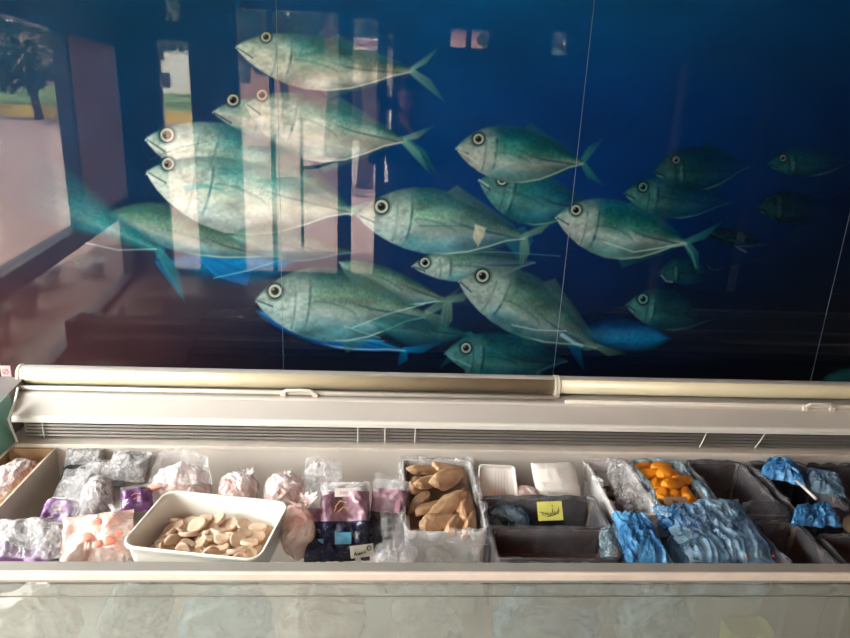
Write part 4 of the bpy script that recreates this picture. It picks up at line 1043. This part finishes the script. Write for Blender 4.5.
bm = nbm(); lwall(bm, WALL + .01, FY, 2.02, CH); lwall(bm, WALL + .01, 2.0, 0, 2.02); lwall(bm, -2.0, FY - .1, 0, 2.02)
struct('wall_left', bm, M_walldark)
M_blind = bpy.data.materials.new('grey_brown_blind'); M_blind.use_nodes = True
_nt = M_blind.node_tree; _nt.nodes.remove(_nt.nodes['Principled BSDF'])
_df = _nt.nodes.new('ShaderNodeBsdfDiffuse'); _tl = _nt.nodes.new('ShaderNodeBsdfTranslucent'); _mx = _nt.nodes.new('ShaderNodeMixShader')
_wv = _nt.nodes.new('ShaderNodeTexNoise'); _wv.inputs['Scale'].default_value = 9; _rp = _nt.nodes.new('ShaderNodeValToRGB')
_rp.color_ramp.elements[0].color = rgba((140, 122, 114)); _rp.color_ramp.elements[1].color = rgba((156, 138, 130))
_nt.links.new(_wv.outputs['Fac'], _rp.inputs['Fac']); _nt.links.new(_rp.outputs['Color'], _tl.inputs['Color']); _nt.links.new(_rp.outputs['Color'], _df.inputs['Color'])
_mx.inputs[0].default_value = .8; _nt.links.new(_df.outputs[0], _mx.inputs[1]); _nt.links.new(_tl.outputs[0], _mx.inputs[2]); _nt.links.new(_mx.outputs[0], _nt.nodes['Material Output'].inputs['Surface'])
struct('window_blind', lwall(nbm(), -.70, -1.98, .72, 2.02, .02, .022), M_blind)
w1 = thing('window_1', (lw(.6), .6, 0), None, None); w1['kind'] = 'structure'
bm = nbm(); lwall(bm, 2.0, -2.0, .60, .72, -.02, .08); lwall(bm, 2.0, 1.94, .0, 2.02, -.01, .08); lwall(bm, -.62, -.70, .72, 2.02, -.01, .08); lwall(bm, 2.0, -2.0, 0, .05, -.01, .08); lwall(bm, 2.0, -2.0, 1.97, 2.02, -.01, .08)
obj('window_frame', bm, M_frame, w1)
obj('pane', lwall(nbm(), 1.94, -.62, .72, 1.97, .03, .036), M_window, w1)
obj('pane', lwall(nbm(), 2.0, -2.0, .05, .60, .03, .036), M_window, w1)
# front wall with its openings (x0, x1, z0, z1)
OPEN = [(-1.96, -1.68, .03, 2.05), (-1.87, -1.73, 2.18, 2.40), (-1.29, -.41, .03, 2.33), (-.31, -.07, .03, 2.30), (-.01, .06, .9, 2.28), (.53, .69, 2.09, 2.26), (.71, .88, 2.09, 2.26), (1.42, 1.57, 2.07, 2.27)]
xs = sorted({-2.30, RX} | {o[0] for o in OPEN} | {o[1] for o in OPEN})
bm = nbm()
for a, b in zip(xs, xs[1:]):
    m_ = (a + b) / 2
    spans = sorted((o[2], o[3]) for o in OPEN if o[0] < m_ < o[1])
    z = 0
    for s0, s1 in spans:
        if s0 > z: box(bm, a, b, FY - .10, FY, z, s0)
        z = s1
    if z < CH: box(bm, a, b, FY - .10, FY, z, CH)
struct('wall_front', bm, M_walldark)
for i, (a, b, z0, z1) in enumerate(OPEN):
    w = thing('window_%d' % (i + 2), ((a + b) / 2, FY - .05, z0), None, None); w['kind'] = 'structure'
    bm = nbm(); t = .012
    box(bm, a, a + t, FY - .09, FY - .02, z0, z1); box(bm, b - t, b, FY - .09, FY - .02, z0, z1); box(bm, a + t, b - t, FY - .09, FY - .02, z0, z0 + t); box(bm, a + t, b - t, FY - .09, FY - .02, z1 - t, z1)
    if i == 2: box(bm, -1.02, -.98, FY - .085, FY - .03, z0, z1); box(bm, -.76, -.735, FY - .085, FY - .03, .3, 1.45)
    obj('window_frame', bm, M_frame, w)
    obj('pane', bx(a + t, b - t, FY - .058, FY - .052, z0 + t, z1 - t), M_window, w)
d1 = thing('door_1', (-1.485, FY, 0), None, None); d1['kind'] = 'structure'
obj('door_leaf', bx(-1.66, -1.31, FY, FY + .045, .01, 2.05, .004), M_frame, d1)
obj('door_handle', tube(nbm(), [(-1.62, FY + .045, .95), (-1.62, FY + .09, .95), (-1.62, FY + .09, 1.25), (-1.62, FY + .045, 1.25)], .012), M_grille, d1, True)
d2 = thing('door_2', (3.2, FY, 0), None, None); d2['kind'] = 'structure'
bm = nbm(); box(bm, 3.38, 3.46, FY, FY + .03, 0, 2.05); box(bm, 2.60, 2.68, FY, FY + .03, 0, 2.05); box(bm, 2.60, 3.46, FY, FY + .03, 2.05, 2.13)
obj('door_frame', bm, M_greyframe, d2)
obj('door_leaf', bx(2.68, 3.38, FY, FY + .02, .01, 2.05), M_frame, d2)
def sheet_mat(name, col):
    """thin paper or ink that daylight shines through"""
    m = bpy.data.materials.new(name); m.use_nodes = True; nt = m.node_tree; nt.nodes.remove(nt.nodes['Principled BSDF'])
    df = nt.nodes.new('ShaderNodeBsdfDiffuse'); tl = nt.nodes.new('ShaderNodeBsdfTranslucent'); mx = nt.nodes.new('ShaderNodeMixShader')
    mx.inputs[0].default_value = .92
    for n_ in (df, tl): n_.inputs['Color'].default_value = rgba(col)
    nt.links.new(df.outputs[0], mx.inputs[1]); nt.links.new(tl.outputs[0], mx.inputs[2]); nt.links.new(mx.outputs[0], nt.nodes['Material Output'].inputs['Surface'])
    return m
# push bar across the shop window and the sign hung in it
obj('push_bar', tube(nbm(), [(-.74, FY - .03, 1.02), (-.60, FY + .045, 1.04), (-.43, FY + .045, 1.10), (-.42, FY - .03, 1.10)], .016), M_frame, bpy.data.objects['window_4'], True)
sg = thing('window_sign', (-.195, FY - .03, 2.05), 'white sale sign with red capitals hung in the shop window', 'sign')
obj('sign_board', bx(-.297, -.083, FY - .045, FY - .043, 2.040, 2.138), sheet_mat('sign_paper', (252, 248, 244)), sg)
def text_mesh(body, size, loc, rot, m, parent, name):
    cu = bpy.data.curves.new(name, 'FONT'); cu.body = body; cu.size = size; cu.align_x = 'CENTER'; cu.align_y = 'CENTER'; cu.extrude = .001; cu.offset = .0022
    to = bpy.data.objects.new(name + '_src', cu); C.objects.link(to)
    dg = bpy.context.evaluated_depsgraph_get()
    me = bpy.data.meshes.new_from_object(to.evaluated_get(dg)); C.objects.unlink(to); bpy.data.objects.remove(to)
    me.materials.clear(); me.materials.append(m)
    me.transform(Matrix.Translation(loc) @ rot.to_4x4() @ Matrix.Diagonal((.74, 1, 1, 1)))
    o = bpy.data.objects.new(name, me); C.objects.link(o); o.parent = parent; o.matrix_parent_inverse = parent_inv(parent)
    return o
text_mesh('VENDE', .078, Vector((-.190, FY - .0405, 2.089)), Matrix.Rotation(PI, 3, 'Z') @ Matrix.Rotation(PI / 2, 3, 'X'), sheet_mat('sign_red', (196, 36, 36)), sg, 'lettering')

# ------------------------------------------------------------------ outside
M_ground = mat('pinkish_concrete_street', (158, 128, 118), .9, var=.06, scale=.6)
M_grass = mat('short_grass', (96, 116, 60), .9, var=.2, scale=2)
M_kerb = mat('yellow_kerb_paint', (206, 176, 84), .8)
M_bark = mat('tree_bark', (92, 76, 66), .9, var=.2, scale=6)
M_leaf = mat('tree_leaves', (64, 88, 56), .7, var=.3, scale=3)
M_house = mat('white_house_wall', (222, 214, 206), .85, var=.04, scale=1)
M_brick = mat('red_house_wall', (150, 112, 100), .85, var=.08, scale=1)
struct('ground_outside', bx(-90, 90, -110, 30, -.30, -.062), M_ground)
tag(obj('grass_verge', prism(nbm(), [(-60, -.06), (-60, 1.4), (-34, .55), (-33.6, .50), (-33.6, -.06)], -80, -10), M_grass), kind='structure')
tag(obj('yellow_kerb', bx(-80, -10, -33.6, -33.2, -.06, .52), M_kerb), kind='structure')
def tree(x, y, h, r, z, label, seed, leaf=True):
    t = thing('street_tree', (x, y, z), label, 'tree', 'street trees')
    sc = h / 6
    obj('trunk', tube(nbm(), [(x, y, z - .1), (x + .1 * sc, y, z + h * .3), (x - .1 * sc, y + .1, z + h * .6), (x, y, z + h * .85)], [.22 * sc, .17 * sc, .12 * sc, .05 * sc], 10), M_bark, t, True)
    bm = nbm(); rg = random.Random(seed)
    nl = 2600
    for k in range(nl):
        a = rg.uniform(0, 2 * PI); zz = rg.uniform(-1, 1); q = rg.uniform(.3, 1) ** .5
        c = Vector((math.cos(a) * math.sqrt(1 - zz * zz) * r * q, math.sin(a) * math.sqrt(1 - zz * zz) * r * q, zz * r * .75 * q))
        if noise.noise(c * (1.6 / r) + Vector((seed, 0, 0))) < -.12: continue
        c += Vector((x, y, z + h * .78))
        u = Vector((rg.gauss(0, 1), rg.gauss(0, 1), rg.gauss(0, 1))).normalized(); v = u.orthogonal().normalized()
        s = rg.uniform(.08, .16) * sc
        bm.faces.new([bm.verts.new(c + u * s * 1.6), bm.verts.new(c + v * s), bm.verts.new(c - u * s * 1.6), bm.verts.new(c - v * s)])
    obj('crown', bm, M_leaf, t)
for i, a in enumerate(((-17, -31.5, 7, 3.2, -2.2, 'tree by the yellow kerb seen through the side window'), (-25.5, -37, 8, 3.6, -1.6, 'tree on the grass verge beyond the yellow kerb'), (-10.5, -38, 8, 3.5, 0, 'tree across the street, left of the shop door'), (-3.4, -11.0, 5.0, 1.8, 0, 'tree outside the left half of the shop window'), (-1.6, -16.5, 6.6, 2.0, 0, 'tree outside the middle of the shop window'), (-.35, -8.2, 4.2, 1.35, .2, 'tree outside behind the sale sign'), (-11.5, -27, 8, 3.2, -1.5, 'leafy low tree outside left of the sale sign'), (-5.0, -31.5, 9, 3.3, -2.2, 'widest low crowned tree far outside the shop window'), (6.6, -24, 8, 3.0, -2.2, 'tree seen through the small high windows'))):
    tree(*a[:5], a[5], 11 + i)
def house(x0, x1, y0, y1, h, m, label):
    t = thing('house', ((x0 + x1) / 2, (y0 + y1) / 2, 0), label, 'house')
    obj('walls', bx(x0, x1, y0, y1, -.06, h), m, t)
    obj('roof', bx(x0 - .3, x1 + .3, y0 - .3, y1 + .3, h, h + .3), M_bark, t)
    for k in range(3):
        x = x0 + (x1 - x0) * (k + .5) / 3
        obj('window', bx(x - .45, x + .45, y1, y1 + .04, h * .35, h * .35 + 1.1), M_frame, t)
house(-62, -30, -66, -60, 6, M_brick, 'long red house beyond the grass verge')
house(-20, -9, -62, -56, 5, M_house, 'pale house at the end of the street')
house(-.9, 2.2, -13.4, -10.2, 2.3, M_house, 'white walled house across from the shop window')
house(-14, 9, -54, -48, 6.5, M_brick, 'long low pinkish house far behind the trees across the street')
yb = thing('street_board', (-9.5, -33, 0), 'yellow board on two legs in the street', 'board')
obj('board', bx(-9.95, -9.05, -33.05, -32.95, 1.9, 2.5), mat('yellow_board', (206, 184, 60), .6), yb)
for x in (-9.8, -9.2): obj('leg', tube(nbm(), [(x, -33, -.06), (x, -33, 1.9)], .04), M_frame, yb)
def spiky_plant(x, y, h, label, seed):
    t = thing('potted_plant', (x, y, -.06), label, 'plant', 'potted plants under the side window')
    bm = nbm(); pr = [(.10, -.061), (.13, .16), (.145, .16), (.145, .19), (.125, .19), (.11, .14)]
    loft(bm, [[(x + r * math.cos(a), y + r * math.sin(a), z) for a in [2 * PI * k / 20 for k in range(20)]] for r, z in pr], True, True)
    obj('pot', bm, mat('clay_pot', (150, 128, 116), .8), t, True)
    obj('stem', tube(nbm(), [(x, y, .13), (x + .01, y, h * .6), (x, y, h)], [.016, .012, .008], 8), M_bark, t, True)
    bm = nbm(); rg = random.Random(seed)
    for k in range(46):
        z = h * (.35 + .65 * k / 46); a = k * 2.4 + rg.uniform(-.3, .3); L = rg.uniform(.16, .28)
        u = Vector((math.cos(a), math.sin(a), 0)); w_ = Vector((-u.y, u.x, 0)); prev = None
        for i in range(6):
            s = i / 5; c = Vector((x, y, z)) + u * L * s + Vector((0, 0, L * (.55 * s - .85 * s * s)))
            hw_ = .011 * (1 - s) ** .7 + .0008
            cur = (bm.verts.new(c - w_ * hw_), bm.verts.new(c + w_ * hw_))
            if prev: bm.faces.new((prev[0], prev[1], cur[1], cur[0]))
            prev = cur
    obj('leaves', bm, mat('dark_leaf', (46, 58, 42), .5), t)
spiky_plant(-2.42, .20, .62, 'spiky plant nearest the mural outside the side window', 1)
spiky_plant(-2.62, -.30, .50, 'spiky plant, second from the mural outside the side window', 2)
spiky_plant(-2.75, -.95, .30, 'low spiky plant outside the side window near the corner', 3)
for i, (x, y, r, h) in enumerate(((-2.95, -1.75, .16, .20), (-2.70, -2.15, .14, .16), (-3.25, -1.5, .18, .22))):
    bm = nbm(); loft(bm, [[(x + rr * math.cos(a), y + rr * math.sin(a), z - .06) for a in [2 * PI * k / 24 for k in range(24)]] for rr, z in ((r * .7, 0), (r, h), (r * .9, h), (r * .75, h * .6))], True, True)
    one('empty_pot', bm, mat('pale_pot', (206, 196, 186), .7), ['pale round pot outside the side window, middle one', 'pale round pot outside the side window, nearest the shop corner', 'largest pale round pot outside the side window'][i], 'pot', 'pale pots outside the side window')

# ------------------------------------------------------------------ the photographer, seen only as a dark mirror figure
def skin_figure():
    J = {'pelvis': (.16, -.36, .95, .135), 'waist': (.16, -.36, 1.12, .125), 'chest': (.16, -.35, 1.32, .145), 'neck0': (.15, -.34, 1.46, .07), 'neck': (.145, -.325, 1.52, .052),
         'head0': (.14, -.315, 1.58, .072), 'head1': (.14, -.315, 1.66, .082), 'head2': (.14, -.325, 1.73, .062),
         'shL': (-.02, -.34, 1.43, .058), 'elL': (-.075, -.22, 1.26, .042), 'wrL': (-.045, -.07, 1.53, .026), 'haL': (-.040, -.030, 1.60, .024),
         'shR': (.34, -.34, 1.43, .058), 'elR': (.385, -.22, 1.24, .042), 'wrR': (.14, -.075, 1.50, .026), 'haR': (.085, -.040, 1.58, .024),
         'hipL': (.07, -.36, .90, .10), 'knL': (.06, -.33, .50, .062), 'anL': (.06, -.37, .09, .042), 'toL': (.05, -.25, .04, .036),
         'hipR': (.25, -.36, .90, .10), 'knR': (.26, -.33, .50, .062), 'anR': (.26, -.37, .09, .042), 'toR': (.27, -.25, .04, .036)}
    E_ = [('pelvis', 'waist'), ('waist', 'chest'), ('chest', 'neck0'), ('neck0', 'neck'), ('neck', 'head0'), ('head0', 'head1'), ('head1', 'head2'), ('chest', 'shL'), ('shL', 'elL'), ('elL', 'wrL'), ('wrL', 'haL'), ('chest', 'shR'), ('shR', 'elR'), ('elR', 'wrR'), ('wrR', 'haR'), ('pelvis', 'hipL'), ('hipL', 'knL'), ('knL', 'anL'), ('anL', 'toL'), ('pelvis', 'hipR'), ('hipR', 'knR'), ('knR', 'anR'), ('anR', 'toR')]
    for side, sx, hx in (('L', 1, -.040), ('R', -1, .085)):
        base = J['ha' + side]
        for k in range(4):      # four fingers closing round the phone's edge, thumb below
            z = base[2] + .030 - .020 * k; y = base[1]; ln = (.034, .040, .038, .030)[k]
            n1, n2 = 'f%s%da' % (side, k), 'f%s%db' % (side, k)
            J[n1] = (hx - sx * .004 + sx * ln * .35, y + .004 - .012, z, .0085); J[n2] = (hx + sx * ln * .75 * .5, y + .004 - .004, z + .004, .0075)
            E_ += [('ha' + side, n1), (n1, n2)]
        J['t' + side] = (hx + sx * .020, base[1] - .018, base[2] - .020, .010); E_.append(('ha' + side, 't' + side))
    names = list(J)
    me = bpy.data.meshes.new('body')
    me.from_pydata([J[n][:3] for n in names], [(names.index(a), names.index(b)) for a, b in E_], [])
    o = bpy.data.objects.new('body', me); C.objects.link(o)
    md = o.modifiers.new('skin', 'SKIN')
    for i, n in enumerate(names):
        sv = me.skin_vertices[0].data[i]; sv.radius = (J[n][3], J[n][3]); sv.use_root = (n == 'pelvis')
    o.modifiers.new('sub', 'SUBSURF').levels = 1; o.modifiers['sub'].render_levels = 2
    dg = bpy.context.evaluated_depsgraph_get()
    m2 = bpy.data.meshes.new_from_object(o.evaluated_get(dg)); bpy.data.objects.remove(o)
    return m2
pr = thing('person', (.16, -.36, 0), 'dark clothed person holding up a phone, mirrored in the mural', 'person')
me = skin_figure()
for p in me.polygons: p.use_smooth = True
me.materials.clear()
M_cloth = mat('dark_clothes', (34, 36, 44), .85); M_skin = mat('skin', (176, 132, 108), .5)
me.materials.append(M_cloth); me.materials.append(M_skin)
for p in me.polygons:
    c = p.center
    if c.z > 1.50 and (c.y > -.15 or abs(c.x - .14) < .11): p.material_index = 1
    if c.z < 1.50 and c.y > -.10 and c.z > 1.42: p.material_index = 1
bo = bpy.data.objects.new('body', me); C.objects.link(bo); bo.parent = pr; bo.matrix_parent_inverse = parent_inv(pr)
obj('hair', blob((.14, -.352, 1.725), (.086, .080, .058), 5, .06, 3, .95, 4), mat('dark_hair', (30, 24, 22), .6), pr, True)
bm = nbm()
tube(bm, [(.14, -.232, 1.655), (.14, -.215, 1.632), (.14, -.228, 1.622)], [.008, .013, .010], 8)
obj('nose', bm, M_skin, pr, True)
for s in (-1, 1):
    obj('eye', blob((.14 + s * .030, -.240, 1.662), (.011, .007, .007), 3, 0, 1, 1, 2), M_ink, pr, True)
    obj('ear', blob((.14 + s * .082, -.318, 1.645), (.010, .018, .028), 3, .05, 1, .9, 3), M_skin, pr, True)
obj('mouth', tube(nbm(), [(.118, -.238, 1.600), (.14, -.231, 1.597), (.162, -.238, 1.600)], .005, 8), M_inkred, pr, True)
ph = thing('phone', (.02, -.018, 1.56), 'dark phone held up by the mirrored person', 'phone')
obj('phone_body', bx(-.036, .080, -.026, -.017, 1.585, 1.662, .003), M_ink, ph)
obj('phone_screen', bx(-.032, .076, -.0268, -.0262, 1.589, 1.658), M_dark, ph)

# ------------------------------------------------------------------ light: sky and sun outside, through the shop windows
w = bpy.data.worlds.new('sky'); scene.world = w; w.use_nodes = True
bgn = w.node_tree.nodes['Background']
tcw = w.node_tree.nodes.new('ShaderNodeTexCoord'); sep = w.node_tree.nodes.new('ShaderNodeSeparateXYZ'); rpw = w.node_tree.nodes.new('ShaderNodeValToRGB')
w.node_tree.links.new(tcw.outputs['Generated'], sep.inputs[0]); w.node_tree.links.new(sep.outputs['Z'], rpw.inputs['Fac'])
rpw.color_ramp.elements[0].color = (1.0, .92, .85, 1); rpw.color_ramp.elements[0].position = 0
rpw.color_ramp.elements[1].color = (.95, .92, .91, 1); rpw.color_ramp.elements[1].position = .8
w.node_tree.links.new(rpw.outputs['Color'], bgn.inputs['Color'])
SKY = 31.0
bgn.inputs['Strength'].default_value = SKY
sun = bpy.data.lights.new('sun', 'SUN'); sun.energy = 70; sun.angle = .02; sun.color = (1, .93, .84)
so = bpy.data.objects.new('sun', sun); C.objects.link(so)
so.rotation_euler = Vector((-.25, -.45, -1)).to_track_quat('-Z', 'Y').to_euler()
def portal(loc, nrm, sx, sy):
    l = bpy.data.lights.new('portal', 'AREA'); l.shape = 'RECTANGLE'; l.size = sx; l.size_y = sy; l.cycles.is_portal = True
    o = bpy.data.objects.new('portal', l); C.objects.link(o); o.location = loc
    o.rotation_euler = Vector(nrm).to_track_quat('-Z', 'Z').to_euler()
portal((lw(.66) - .12, .66, 1.35), (1, -.125, 0), 2.56, 1.25)
portal((lw(0) - .12, 0, .33), (1, -.125, 0), 4.0, .55)
portal((-.68, FY - .14, 1.2), (0, 1, 0), 1.3, 2.3)
portal((-1.82, FY - .14, 1.05), (0, 1, 0), .28, 2.0)

# ------------------------------------------------------------------ camera
cam = bpy.data.cameras.new('camera'); co_ = bpy.data.objects.new('camera', cam); C.objects.link(co_)
cam.sensor_width = 36; cam.sensor_fit = 'HORIZONTAL'; cam.lens = F / 850 * 36; cam.clip_start = .005; cam.clip_end = 300
def wv(v): return Vector((r_[v], n_[v], -d_[v]))
rt_, dn_, fw_ = wv(0), wv(1), wv(2)
Mx = Matrix((( rt_.x, -dn_.x, -fw_.x, 0), (rt_.y, -dn_.y, -fw_.y, 0), (rt_.z, -dn_.z, -fw_.z, EYE), (0, 0, 0, 1)))
co_.matrix_world = Mx
scene.camera = co_
scene.view_settings.view_transform = 'Standard'; scene.view_settings.look = 'None'
scene.view_settings.gamma = 1; scene.view_settings.use_curve_mapping = False
scene.view_settings.exposure = -0.17
scene.cycles.transparent_max_bounces = 24; scene.cycles.max_bounces = 10
